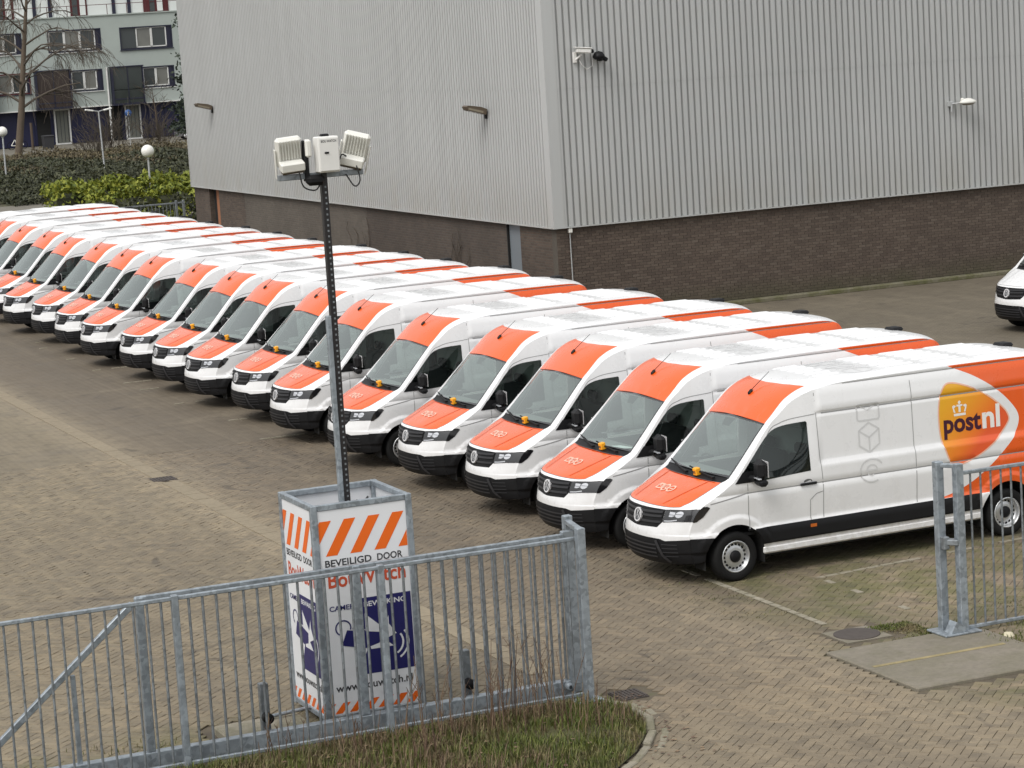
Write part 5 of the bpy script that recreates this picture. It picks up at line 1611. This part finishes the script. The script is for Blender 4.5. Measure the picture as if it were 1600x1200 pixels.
def face_print(panel, side):
    """flat print on a panel; u in 0..1 across, z up"""
    if side == 'front':
        def P(u, z, o): return (-PW + 2 * PW * u, -(HY + .0185) - o, z)
    else:
        W2 = HY - .039
        def P(u, z, o): return (-(HX + .0185) - o, W2 - 2 * W2 * u, z)
    def poly(name, polys, m, o=.0015):
        b = MB()
        for pg in polys:
            b.add([P(u, z, o) for u, z in pg], [tuple(range(len(pg)))])
        return b.build(name, m, panel)
    def clip(pg):
        out = pg
        for lim, sgn in ((0.005, 1), (0.995, -1)):
            inp, out = out, []
            for i in range(len(inp)):
                a, c = inp[i - 1], inp[i]
                ia, ic = sgn * (a[0] - lim) >= 0, sgn * (c[0] - lim) >= 0
                if ia != ic:
                    t = (lim - a[0]) / (c[0] - a[0]); out.append((lim, a[1] + t * (c[1] - a[1])))
                if ic: out.append(c)
            if len(out) < 3: return []
        return out
    def stripes(z0, z1, pitch, w, lean, ph):
        L = []
        for k in range(-3, 8):
            u = ph + k * pitch; c = clip([(u, z0), (u + w, z0), (u + w + lean, z1), (u + lean, z1)])
            if c: L.append(c)
        return L
    poly('stripe', stripes(1.97, 2.37, .275, .13, .23, .065), 'stripe_orange')
    poly('stripe', stripes(.155, .275, .165, .085, .10, .04), 'stripe_orange')
    def word(body, u0, u1, z0, z1, m, bold=.0, o=.002):
        v, f = text_fit(body, u0, u1, z0, z1, bold); b = MB()
        b.add([P(u, z, o) for u, z in v], f); b.build('lettering', m, panel)
    word('BEVEILIGD', .05, .575, 1.845, 1.925, 'black_print', .02); word('DOOR', .64, .93, 1.845, 1.925, 'black_print', .02)
    word('BouWatch', .07, .95, 1.60, 1.775, 'red_print', .022)
    poly('print_field', [[(.40, 1.44), (.99, 1.44), (.99, .56), (.33, .56), (.47, .87), (.33, .98), (.55, 1.16), (.40, 1.30)]], 'navy_print')
    poly('camera_picture', [[(.17, .93), (.24, 1.10), (.62, 1.02), (.60, .90), (.44, .86)], [(.30, 1.10), (.38, 1.36), (.45, 1.36), (.45, 1.08)]], 'navy_print', .0028)
    poly('white_shape', [[(.43, 1.44 - .16), (.66, 1.06), (.72, 1.20), (.72, 1.10), (.80, .98), (.66, .93), (.76, .84), (.50, .84), (.45, 1.05)]], 'panel_white', .0022)
    rv, rf = ribbon2d([(.20 + .085 * math.cos(R(a)), 1.13 + .085 * math.sin(R(a))) for a in range(-20, 250, 20)], .016)
    b = MB(); b.add([P(u, z, .0032) for u, z in rv], rf)
    b.build('cable_picture', 'navy_print', panel)
    b = MB()
    for rr in (.15, .21):
        rv, rf = ribbon2d([(.72 + rr * math.cos(R(a)), .88 + rr * math.sin(R(a))) for a in range(-60, 45, 12)], .022); b.add([P(u, z, .0032) for u, z in rv], rf)
    b.build('signal_picture', 'panel_white', panel)
    word('CAMERA', .06, .40, 1.335, 1.395, 'navy_print', .02, .0034)
    word('BEWAKING', .45, .93, 1.335, 1.395, 'panel_white', .02, .0034)
    word('www.bouwatch.nl', .07, .95, .40, .49, 'black_print', .015)
face_print(pf, 'front'); face_print(pl_, 'left')
b = MB(); b.rbox((0, 0, .10), (.9, .9, .08), .02); b.rbox((.0, .05, .6), (.5, .5, .9), .02); b.build('ballast_cabinet', 'pole_grey', tw)
LEAN = rotx(0) @ roty(R(0.7))
mast = MB(); mast.rbox((.03, 0, 3.25), (.075, .075, 6.0), .006); mo = mast.build('mast', 'black_mast', tw)
b = MB(); b.rbox((-.035, -.01, 2.5), (.055, .065, 4.2), .006); b.build('mast_sleeve', 'galv', mo)
b = MB()
for k in range(70):
    z = 1.9 + k * .062
    if z < 6.1: b.box((.035, -.0385, z), (.020, .003, .022))
mh_ = b.build('mast_holes', 'galv_old', mo); mh_['kind'] = 'stuff'
b = MB(); b.tube([(.10, -.02, 2.05), (.16, .02, 2.45), (.30, .15, 2.40), (.42, .38, 2.40)], .012, 5); b.build('cable', 'cable', mo)
# head
hd = MB(); hd.rbox((0, 0, 6.19), (1.00, .07, .065), .006); hb_ = hd.build('crossbar', 'galv_old', tw)
b = MB(); b.rbox((.06, -.09, 6.42), (.25, .17, .40), .012); bxh = b.build('control_box', 'cam_white', tw)
b = MB(); b.rbox((.06, -.180, 6.42), (.225, .012, .365), .004); dr = b.build('door', 'cam_white', bxh)
b = MB(); v, f = text_fit('BOU WATCH', -.03, .15, 6.555, 6.583, .02); b.add([(x, -.1875, z) for x, z in v], f); b.build('lettering', 'grey_plastic', dr)
b = MB(); b.rbox((.03, -.19, 6.44), (.05, .012, .022), .004); b.build('lock', 'black_plastic', dr)
b = MB(); b.rbox((.06, -.05, 6.63), (.09, .08, .035), .01); b.build('antenna', 'black_plastic', bxh)
b = MB(); b.rbox((-.15, -.06, 6.50), (.07, .10, .20), .02); b.build('sensor', 'cream', bxh)
b = MB(); b.rbox((-.17, -.02, 6.36), (.05, .10, .46), .01); b.rbox((-.08, -.05, 6.14), (.22, .12, .12), .04); b.build('bracket', 'black_plastic', bxh)
def flood(x, yaw, roll, name='floodlight'):
    r = MB(); rt = rotz(R(yaw)) @ roty(R(roll)) @ rotx(R(16))
    c = Vector((x, .0, 6.42))
    def Q(p): return c + rt @ Vector(p)
    r.rbox(Q((0, .06, .04)), (.30, .10, .34), .03, rt, 0)
    for k in range(8): r.box(Q((-.115 + k * .033, -.002, .075)), (.012, .03, .22), rt, 1)
    r.rbox(Q((0, -.06, -.09)), (.27, .16, .10), .012, rt, 0)
    r.box(Q((0, -.05, -.155)), (.24, .10, .03), rt, 2)
    for s in (-1, 1): r.rbox(Q((s * .165, .04, -.08)), (.014, .05, .34), .004, rt, 0)
    o = r.build(name, ('cream', 'cream_grey', 'lamp_brown'), tw)
    return o
flood(-.34, -6, -4); flood(.42, -24, 16)
b = MB()
for pts in ([(-.28, -.1, 6.25), (-.24, -.1, 6.08), (-.10, -.08, 6.03), (-.02, -.05, 6.10)], [(.40, -.1, 6.27), (.43, -.1, 6.10), (.36, -.1, 6.04), (.28, -.06, 6.18)], [(.2, -.05, 6.3), (.24, -.08, 6.40), (.30, -.06, 6.38)]):
    b.tube([tuple(p) for p in smooth_open(pts, 4)], .009, 5, cap=False)
b.build('cable', 'cable', hb_)

# ================================================================== beyond the yard
sheet('path', [(19.5, 120, 31.0, 134)], -0.02, 'asphalt')
sheet('pavement', [(30, 205, 75, 221)], -0.02, 'asphalt')
def leaves(name, P, size, m, parent=None, kind=None):
    n = len(P); P = np.asarray(P)
    a = rng.normal(size=(n, 3)); a /= np.linalg.norm(a, axis=1)[:, None]
    b_ = np.cross(a, rng.normal(size=(n, 3))); b_ /= np.linalg.norm(b_, axis=1)[:, None]
    s = (size * rng.uniform(.6, 1.3, n))[:, None]
    V = np.stack([P - a * s * .5, P + b_ * s * .28, P + a * s * .5, P - b_ * s * .28], 1).reshape(-1, 3)
    me = bpy.data.meshes.new(name); F_ = np.arange(4 * n).reshape(n, 4)
    me.from_pydata(V.tolist(), [], F_.tolist()); me.materials.append(MT[m]); me.update()
    o = link(name, me, parent)
    if kind: o['kind'] = kind
    return o
def lumpy(n, x0, x1, y0, y1, h, lump=.35, f=1.3, top=0.55):
    """points filling a clipped hedge, denser at its surface"""
    x = rng.uniform(x0, x1, n); y = rng.uniform(y0, y1, n)
    hh = h * (1 + lump * (.5 * np.sin(x * f * 2.1) + .35 * np.sin(x * f * 4.7 + y) + .3 * np.sin(y * 3.1 * f + x)))
    z = hh * np.where(rng.random(n) < top, rng.uniform(.75, 1.05, n), rng.uniform(0, 1, n))
    return np.stack([x, y, z], 1)
hg = empty('hedge', (31, 121.5, 0), 0, 'yellow green leafy hedge behind the far fence', 'hedge'); hg.location = (0, 0, 0)
leaves('foliage', np.concatenate([lumpy(9000, 27.2, 40, 120.2, 123.4, 1.45, .22), lumpy(2600, 28.5, 40, 118.8, 120.4, 1.05, .3)]), .26, 'hedge_leaf', hg)
q = MB(); q.rbox((33.8, 121.8, .55), (12.6, 2.3, 1.1), .2); q.rbox((34.5, 119.8, .35), (11.0, 1.2, .7), .2); q.build('dark_core', 'dark_leaf', hg)  # solid dark core boxes added inside the leaves to stop see-through
hg2 = empty('hedge', (0, 0, 0), 0, 'dark green ivy hedge just behind the far bar fence', 'hedge')
leaves('foliage', lumpy(5200, 25.6, 33, 99.3, 101.2, 1.35, .3), .20, 'dark_leaf', hg2)
leaves('light_leaves', lumpy(900, 25.6, 33, 99.0, 99.6, 1.35, .3), .16, 'hedge_leaf', hg2)
q = MB(); q.rbox((29.3, 100.3, .45), (7.2, 1.6, .9), .2); q.build('dark_core', 'dark_leaf', hg2)  # added dark core box, fills the inside of the ivy hedge
# low dark shrub bank
o = leaves('ground_cover', np.concatenate([lumpy(42000, 28, 56, 140, 168, .85, .6, .35, .8), lumpy(6500, 28, 36, 133, 141, .4, .5, .6)]), .23, 'dark_leaf'); o['kind'] = 'stuff'
o = leaves('brown_undergrowth', np.concatenate([lumpy(22000, 33, 66, 152, 180, .85, .7, .4, .8), lumpy(4600, 38, 60, 180, 190, .5, .7, .5, .8)]), .20, 'bronze_leaf'); o['kind'] = 'stuff'
sheet('bank', [(27, 137, 70, 186)], -0.015, 'soil')
sheet('lawn', [(27, 186, 75, 205)], -0.015, 'lawn')
ff = empty('bar_fence', (0, 0, 0), 0, 'low grey metal fence and post at the far end of the yard beside the warehouse', 'fence')
rail(ff, 'top_rail', (21.5, 97.9, 1.60), (27.25, 97.9, 1.62), (.06, .06), 'galv_old')
rail(ff, 'bottom_rail', (21.5, 97.9, .15), (27.25, 97.9, .15), (.05, .05), 'galv_old')
for x in (21.5, 24.6, 27.0, 27.3):
    b = MB(); b.rbox((x, 97.9, .86), (.09, .09, 1.72), .01); b.build('post', 'galv_old', ff)
x = 21.65
while x < 27.0: bar(ff, x, 97.9, .15, 1.60, .012); x += .15
b = MB(); b.rbox((25.9, 97.86, 1.12), (.55, .02, .42), .005); tag(b.build('notice_board', 'cream_grey'), 'small pale blank board on the far grey fence', 'notice board')

def globe_lamp(x, y, h, lab, rad=.27):
    r = empty('globe_lamp', (x, y, 0), 0, lab, 'street lamp', 'white globe lamps beyond the yard')
    b = MB(); b.tube([(0, 0, 0), (0, 0, h - rad)], [.055, .045], 8); b.build('pole', 'pole_grey', r)
    b = MB(); b.lathe([(0.06, -rad), (.07, -rad - .06), (.05, -rad - .08)], 12, (0, 0, h)); b.build('collar', 'pole_grey', r)
    b = MB(); b.lathe([(rad * math.sin(R(a)), -rad * math.cos(R(a))) for a in range(0, 181, 15)], 20, (0, 0, h)); b.build('globe', 'opal', r)
globe_lamp(31.05, 149.5, 3.50, 'white globe lamp at the left, beside the dark shrubs', .30)
globe_lamp(32.15, 121.0, 2.83, 'white globe lamp rising from the yellow green hedge', .315)
r = empty('street_lamp', (36.4, 147.0, 0), 0, 'double armed street lamp in front of the apartment block', 'street lamp')
b = MB(); b.tube([(0, 0, 0), (-.1, 0, 4.35)], [.05, .04], 8); b.build('pole', 'pole_grey', r)
b = MB(); b.tube([(-.55, 0, 4.42), (-.1, 0, 4.33), (.45, 0, 4.44)], .03, 6); b.build('arm', 'pole_grey', r)
for s in (-1, 1):
    b = MB(); b.rbox((-.1 + s * .55, 0, 4.43), (.50, .22, .10), .03, roty(R(-10 * s))); b.build('lamp_head', 'cam_white', r)

def limb(b, p, d, L, rad, depth, droop=0.0, kids=(3, 4), spread=.6, minr=.012):
    n = 4; pts = [Vector(p)]; rs = [rad]; d = Vector(d).normalized()
    for k in range(n):
        d = (d + Vector((rng.normal(0, .10), rng.normal(0, .10), rng.normal(0, .06) - droop * (.4 + .3 * k)))).normalized()
        pts.append(pts[-1] + d * L / n); rs.append(max(minr, rad * (1 - .6 * (k + 1) / n)))
    b.tube(pts, rs, 5 if rad > .05 else 3, cap=False)
    if depth > 0:
        for j in range(int(rng.integers(kids[0], kids[1] + 1))):
            f = rng.uniform(.35, 1.0); i = min(n - 1, int(f * n)); q = pts[i].lerp(pts[i + 1], f * n - i)
            nd = (d + Vector((rng.normal(0, spread), rng.normal(0, spread), rng.normal(0.05, spread * .5)))).normalized()
            limb(b, q, nd, L * rng.uniform(.5, .75), max(minr, rad * .45), depth - 1, droop * 1.3, kids, spread, minr)
def bare_tree(name, x, y, lean, h, rad, lab, m, droop, n_limbs, depth, spread=.6, kids=(3, 4), start=.3):
    r = empty(name, (x, y, 0), 0, lab, 'tree')
    t = MB(); top = Vector((lean[0], lean[1], h)); pts = [Vector((0, 0, -.05)), top * .25 + Vector((rng.normal(0, .08), 0, 0)), top * .5, top * .78 + Vector((rng.normal(0, .12), 0, 0)), top]
    t.tube(pts, [rad, rad * .85, rad * .65, rad * .4, rad * .15], 9); t.build('trunk', m, r)
    c = MB()
    for k in range(n_limbs):
        f = start + (1 - start) * (k + .5) / n_limbs; i = min(3, int(f * 4)); p = pts[i].lerp(pts[i + 1], f * 4 - i); an = k * 2.4 + rng.normal(0, .3)
        limb(c, p, (math.cos(an), math.sin(an), .75), h * .34 * (1.15 - .6 * f), rad * .38 * (1.2 - .7 * f), depth, droop, kids, spread)
    c.build('crown', 'twig', r)
bare_tree('birch_tree', 40.0, 188.0, (2.1, 0, ), 14.5, .30, 'tall bare birch with hanging twigs before the apartment block', 'birch_bark', .17, 24, 3, .5, (3, 5), .26)
bare_tree('bare_tree', 57.4, 211.5, (-.4, 0), 4.6, .11, 'small bare tree beside the blue ground floor', 'bark', .0, 9, 2, .5, (3, 4), .45)
for k, (x, y, h, lab) in enumerate(((46.6, 190, 2.6, 'bare brown bush left of the others before the blue doors'), (49.2, 195, 3.1, 'tall bare brown bush beneath the double street lamp'), (51.6, 192, 2.6, 'bare brown bush before the second blue panel'),
                                    (53.8, 198, 2.2, 'low bare bush before the grey door on the right'), (44.6, 183, 1.8, 'low bare bush beside the pavement'), (56.5, 196, 1.9, 'low bare bush near the parked car'))):
    r = empty('bare_bush', (x, y, 0), 0, lab, 'bush', 'bare bushes before the apartment block')
    c = MB()
    for j in range(24):
        an = rng.uniform(0, 6.28); limb(c, (rng.normal(0, .5), rng.normal(0, .4), 0), (.55 * math.cos(an), .55 * math.sin(an), 1), h * rng.uniform(.6, 1.05), .03, 1, .02, (3, 5), .45, .014)
    c.build('stems', 'twig', r)
pr = empty('pine_tree', (53.6, 184.5, 0), 0, 'dark pine tree half hidden behind the warehouse edge', 'tree')
b = MB(); b.tube([(0, 0, 0), (.1, 0, 5), (0, 0, 10.8)], [.22, .16, .05], 8); b.build('trunk', 'bark', pr)
PP = []
for k in range(46):
    z = 1.6 + 9.0 * (k / 46) + rng.normal(0, .2); an = rng.uniform(0, 6.28); rr = (2.9 - 2.0 * k / 46) * rng.uniform(.5, 1.0)
    c = np.array([rr * math.cos(an), rr * math.sin(an), z]); PP.append(c + rng.normal(size=(85, 3)) * [.42, .42, .26])
leaves('crown', np.concatenate(PP), .34, 'pine_leaf', pr)

# ------------------------------------------------------------------ apartment block
AY = 220.0
ap = empty('apartment_block', (0, 0, 0), 0, 'pale grey apartment block with dark windows, bays and a blue ground floor', 'building')
WINS = [(52.08, 54.98, 4.50, 6.38, 'pale', 2), (58.52, 61.49, 4.43, 6.30, 'pale', 2), (45.60, 48.56, 4.60, 6.43, 'red', 2), (50.35, 55.11, 7.98, 9.92, 'pale', 3), (45.3, 48.09, 8.05, 9.88, 'pale', 2), (56.79, 61.55, 7.87, 9.85, 'navy', 3),
        (39.2, 43.6, 8.0, 9.9, 'navy', 3), (40.0, 43.0, 4.5, 6.4, 'pale', 2), (63.4, 67.8, 7.9, 9.85, 'navy', 3), (65.2, 68.0, 4.45, 6.3, 'pale', 2)]
A0, A1, AZ0, AZ1 = 34.0, 78.0, 3.16, 10.98
outl = [(A0, AZ0), (A1, AZ0), (A1, AZ1), (A0, AZ1)]
regA = cdt_regions(outl, [('hole', [(x0, z0), (x1, z0), (x1, z1), (x0, z1)]) for x0, x1, z0, z1, *_ in WINS], np.zeros((1, 2)))
vA, fA = regA['body']
b = MB(); b.add([(x, AY, z) for x, z in vA], [tuple(t) for t in fA])
b.box(((A0 + A1) / 2, AY + 6, (AZ0 + AZ1) / 2), (A1 - A0, 11.0, AZ1 - AZ0 - .01)); b.build('wall', 'apt_wall', ap)
for x0, x1, z0, z1, st, npan in WINS:
    xc, zc, w_, h_ = (x0 + x1) / 2, (z0 + z1) / 2, x1 - x0, z1 - z0
    fr = MB()
    for (cx, cz, dx, dz) in ((xc, z0 + .05, w_, .10), (xc, z1 - .05, w_, .10), (x0 + .05, zc, .10, h_ - .2), (x1 - .05, zc, .10, h_ - .2)):
        fr.box((cx, AY + .06, cz), (dx, .16, dz))
    win = fr.build('window', 'apt_navy' if st != 'red' else 'apt_red', ap)
    sh = .42 if st != 'red' else .25
    q = MB(); q.box((x1 - .10 - sh / 2, AY + .08, zc), (sh, .06, h_ - .2)); q.build('shutter', 'apt_navy', win)
    xa, xb = x0 + .10, x1 - .10 - sh
    for k in range(npan):
        pa, pb = xa + (xb - xa) * k / npan, xa + (xb - xa) * (k + 1) / npan
        q = MB(); q.box(((pa + pb) / 2, AY + .13, zc), (pb - pa - .02, .02, h_ - .24)); q.build('pane', 'apt_curtain' if (k + int(x0)) % 2 else 'apt_glass', win)
        if not (st == 'navy' and k == 0):
            q = MB(); 
            for (cx, cz, dx, dz) in (((pa + pb) / 2, z0 + .19, pb - pa, .09), ((pa + pb) / 2, z1 - .14, pb - pa, .05), (pa + .05, zc, .09, h_ - .24), (pb - .05, zc, .09, h_ - .24)): q.box((cx, AY + .09, cz), (dx, .07, dz))
            q.build('frame', 'apt_frame', win)
    q = MB(); q.box((xc, AY - .04, z0 - .05), (w_ + .1, .14, .06)); q.build('sill', 'apt_frame' if st == 'pale' else 'apt_navy', win)
# ground floor: blue panels, doors, painted entry shade
q = MB(); q.box(((A0 + A1) / 2, AY + 6.3, AZ0 / 2), (A1 - A0, 11.0, AZ0)); q.build('ground_floor_wall', 'apt_blue', ap)
for k in range(int((A1 - A0) / 1.47)):
    x = A0 + .74 + k * 1.47
    if abs(x - 51.2) < 1.1 or abs(x - 57.6) < 1.1: continue
    q = MB(); q.box((x, AY + .77, 1.55), (1.43, .06, 3.0)); q.build('blue_panel', 'apt_blue', ap)
for x0, x1 in ((50.48, 51.90), (56.85, 58.30)):
    q = MB()
    for (cx, cz, dx, dz) in ((x0 + .06, 1.53, .12, 3.06), (x1 - .06, 1.53, .12, 3.06), ((x0 + x1) / 2, 3.02, x1 - x0 - .24, .10), ((x0 + x1) / 2, .06, x1 - x0 - .24, .12)): q.box((cx, AY + .66, cz), (dx, .16, dz))
    dr = q.build('door', 'apt_frame', ap)
    q = MB(); q.box(((x0 + x1) / 2, AY + .70, 1.55), (x1 - x0 - .25, .05, 2.82)); q.build('door_leaf', 'apt_door', dr)
    for k in range(4):
        q = MB(); q.box((x0 + .22 + k * (x1 - x0 - .44) / 3, AY + .665, 1.55), (.03, .02, 2.7)); q.build('slat', 'apt_navy', dr)
    q = MB(); q.box((x0 - .95, AY + .70, 1.5), (1.2, .10, 2.95)); q.build('entry_shade_board', 'dark', ap)  # flat black board, shade of an entry painted without any opening
q = MB(); q.box(((A0 + A1) / 2, AY - .05, 3.14), (A1 - A0, .16, .10)); q.build('ledge', 'apt_frame', ap)
# glazed bays
for x0, x1, z0, z1, m in ((48.86, 51.94, 3.28, 6.45, 'apt_bay_brown'), (55.62, 58.45, 3.22, 6.40, 'apt_bay'), (42.9, 45.4, 3.25, 6.45, 'apt_bay')):
    q = MB(); q.box(((x0 + x1) / 2, AY - .35, z1 + .04), (x1 - x0 + .12, .86, .10)); q.box(((x0 + x1) / 2, AY - .35, z0 - .06), (x1 - x0 + .12, .86, .16)); q.box((x0 + .05, AY - .38, (z0 + z1) / 2), (.10, .80, z1 - z0 - .02)); q.box((x1 - .05, AY - .38, (z0 + z1) / 2), (.10, .80, z1 - z0 - .02))
    bay = q.build('bay_window', 'apt_navy', ap)
    for k in range(2):
        for j in range(2):
            w_ = (x1 - x0 - .2) / 2; h_ = (z1 - z0) * (.62, .38)[j]; zc = z1 - (z1 - z0) * (.31, .81)[j]
            q = MB(); q.box((x0 + .10 + w_ * (k + .5), AY - .66, zc), (w_ - .05, .04, h_ - .06)); q.build('pane', m, bay)
    q = MB(); q.box(((x0 + x1) / 2, AY - .69, z0 + .40), (x1 - x0, .05, .10)); q.box(((x0 + x1) / 2, AY - .69, (z0 + z1) / 2), (.08, .05, z1 - z0 - .1)); q.build('mullion', 'apt_navy', bay)
q = MB(); q.tube([(55.36, AY - .09, 0), (55.36, AY - .09, 6.45)], .09, 8); q.build('drainpipe', 'apt_frame', ap)
# set-back top floor with railing
q = MB(); q.box(((A0 + A1) / 2, AY + 6, 12.9), (A1 - A0, 8.5, 3.6)); q.build('upper_wall', 'apt_upper', ap)
q = MB(); q.box(((A0 + A1) / 2, AY + .9, 11.02), (A1 - A0, 2.0, .10)); q.build('terrace_slab', 'apt_wall', ap)
for x0, x1 in ((53.0, 54.5), (59.6, 61.9), (46.3, 48.0), (40, 41.6), (66, 68)):
    q = MB(); q.box(((x0 + x1) / 2, AY + 1.72, 12.1), (x1 - x0, .08, 2.1)); dr = q.build('terrace_door', 'apt_red', ap)
    q = MB(); q.box(((x0 + x1) / 2 + .35, AY + 1.66, 12.1), (.5, .05, 1.9)); q.build('pane', 'apt_upper', dr)
    q = MB(); q.box(((x0 + x1) / 2 - .35, AY + 1.66, 12.1), (.45, .05, 1.9)); q.build('pane', 'apt_glass', dr)
for x in (44.8, 49.8, 51.2, 56.9, 58.3, 63.0, 64.4):
    q = MB(); q.box((x, AY + 1.70, 12.4), (.30, .12, 2.8)); q.build('pilaster', 'apt_navy', ap)
q = MB(); q.box(((A0 + A1) / 2, AY + .02, 11.95), (A1 - A0, .05, .05)); rl = q.build('railing', 'apt_red', ap)
for k in range(25):
    q = MB(); q.box((A0 + .5 + k * 1.78, AY + .02, 11.5), (.05, .05, .86)); q.build('railing_post', 'apt_red', rl)

# ------------------------------------------------------------------ small far things
r = empty('wheelie_bin', (47.6, 211, 0), 0, 'dark wheelie bin beside the white framed grey door', 'bin')
b = MB(); b.box((0, 0, .58), (.78, .80, 1.0), None, 0, 1.12); b.build('body', 'bin', r)
b = MB(); b.rbox((0, -.02, 1.13), (.94, .96, .12), .04); b.build('lid', 'bin', r)
for s in (-1, 1):
    b = MB(); b.lathe([(0, -.04), (.12, -.04), (.12, .04), (0, .04)], 10, (s * .36, .36, .12), 'X'); b.build('wheel', 'rubber', r)
r = empty('bicycle', (46.2, 216.6, 0), 0, 'bicycle with a pale frame parked by the blue wall at the left', 'bicycle')
for s in (-1, 1):
    b = MB(); b.tube([(s * .53 + .34 * math.cos(R(a)), 0, .35 + .34 * math.sin(R(a))) for a in range(0, 361, 30)], .025, 5, cap=False)
    for k in range(6): b.tube([(s * .53, 0, .35), (s * .53 + .33 * math.cos(R(60 * k)), 0, .35 + .33 * math.sin(R(60 * k)))], .006, 3, cap=False)
    b.build('wheel', 'rubber', r)
b = MB()
for p, q_ in (((-.53, 0, .35), (-.05, 0, .32)), ((-.05, 0, .32), (-.20, 0, .85)), ((-.20, 0, .85), (-.53, 0, .35)), ((-.18, 0, .78), (.38, 0, .82)), ((-.05, 0, .32), (.38, 0, .78)), ((.36, 0, .98), (.53, 0, .35))): b.tube([p, q_], .035, 6)
b.build('frame', 'cream', r)
b = MB(); b.tube([(.36, -.28, 1.02), (.36, .28, 1.02)], .018, 6); b.build('handlebar', 'black_plastic', r)
b = MB(); b.rbox((-.22, 0, .92), (.26, .15, .07), .03); b.build('saddle', 'black_plastic', r)
r = empty('traffic_sign', (53.6, 207, 0), 0, 'round blue pedestrian sign on a thin pole before the dark bay', 'sign')
b = MB(); b.tube([(0, 0, 0), (0, 0, 2.95)], .035, 6); b.build('pole', 'pole_grey', r)
b = MB(); b.lathe([(0, -.02), (.30, -.02), (.30, .02), (0, .02)], 20, (0, -.06, 2.65), 'Y'); dsk = b.build('disc', 'sign_blue', r)
b = MB()
for pts in ([(0, .10), (-.01, -.04)], [(-.01, -.04), (-.09, -.18)], [(-.01, -.04), (.08, -.17)], [(0, .08), (-.09, .0)], [(0, .08), (.10, .02)]):
    v, f = ribbon2d(pts, .045, step=1); b.add([(x, -.088, 2.65 + z) for x, z in v], f)
v = [(.035 * math.cos(R(a)), .16 + .035 * math.sin(R(a))) for a in range(0, 360, 45)]; b.add([(x, -.088, 2.65 + z) for x, z in v], [tuple(range(8))]); b.build('walker_symbol', 'white_print', dsk)
r = empty('parked_car', (60.6, 210.4, 0), R(172), 'dark grey parked car half hidden behind the warehouse edge', 'car')
b = MB(); prof = [(-2.05, .28), (-2.10, .62), (-2.02, .92), (-1.55, 1.38), (-.6, 1.50), (.35, 1.42), (1.05, .98), (1.85, .86), (2.08, .62), (2.08, .28)]
b.prism(prof, 'Y', -.80, .80); b.build('body', 'car_grey', r, recalc=True)
for s in (-1, 1):
    b = MB(); b.add([(x, s * .806, z) for x, z in ((-1.55, .98), (-1.35, 1.32), (-.55, 1.42), (.30, 1.35), (.88, .98))], [(0, 1, 2, 3, 4)]); b.build('side_window', 'side_glass', r)
    for x in (-1.30, 1.28):
        b = MB(); b.lathe([(0, -.1), (.29, -.1), (.32, -.06), (.32, .08), (.26, .10)], 18, (x, s * .74, .32), 'Y'); w_ = b.build('wheel', 'rubber', r)
        b = MB(); b.lathe([(.2, .0), (.2, s * .105), (0, s * .10)], 14, (x, s * .74, .32), 'Y'); b.build('rim', 'rim', w_)
b = MB(); b.add([(-2.03, -.62, .96), (-2.03, .62, .96), (-1.62, .58, 1.33), (-1.62, -.58, 1.33)], [(0, 1, 2, 3)]); b.v = [(x - .03, y, z + .02) for x, y, z in b.v]; b.build('rear_window', 'side_glass', r)
for s in (-1, 1):
    b = MB(); b.rbox((-2.03, s * .66, .82), (.14, .24, .20), .03); b.build('tail_light', 'red_lens', r)
# bare post beside the bin
b = MB(); b.tube([(46.5, 212, 0), (46.5, 212, 2.3)], .11, 8); tag(b.build('wooden_post', 'bark'), 'dark wooden post left of the wheelie bin', 'post')
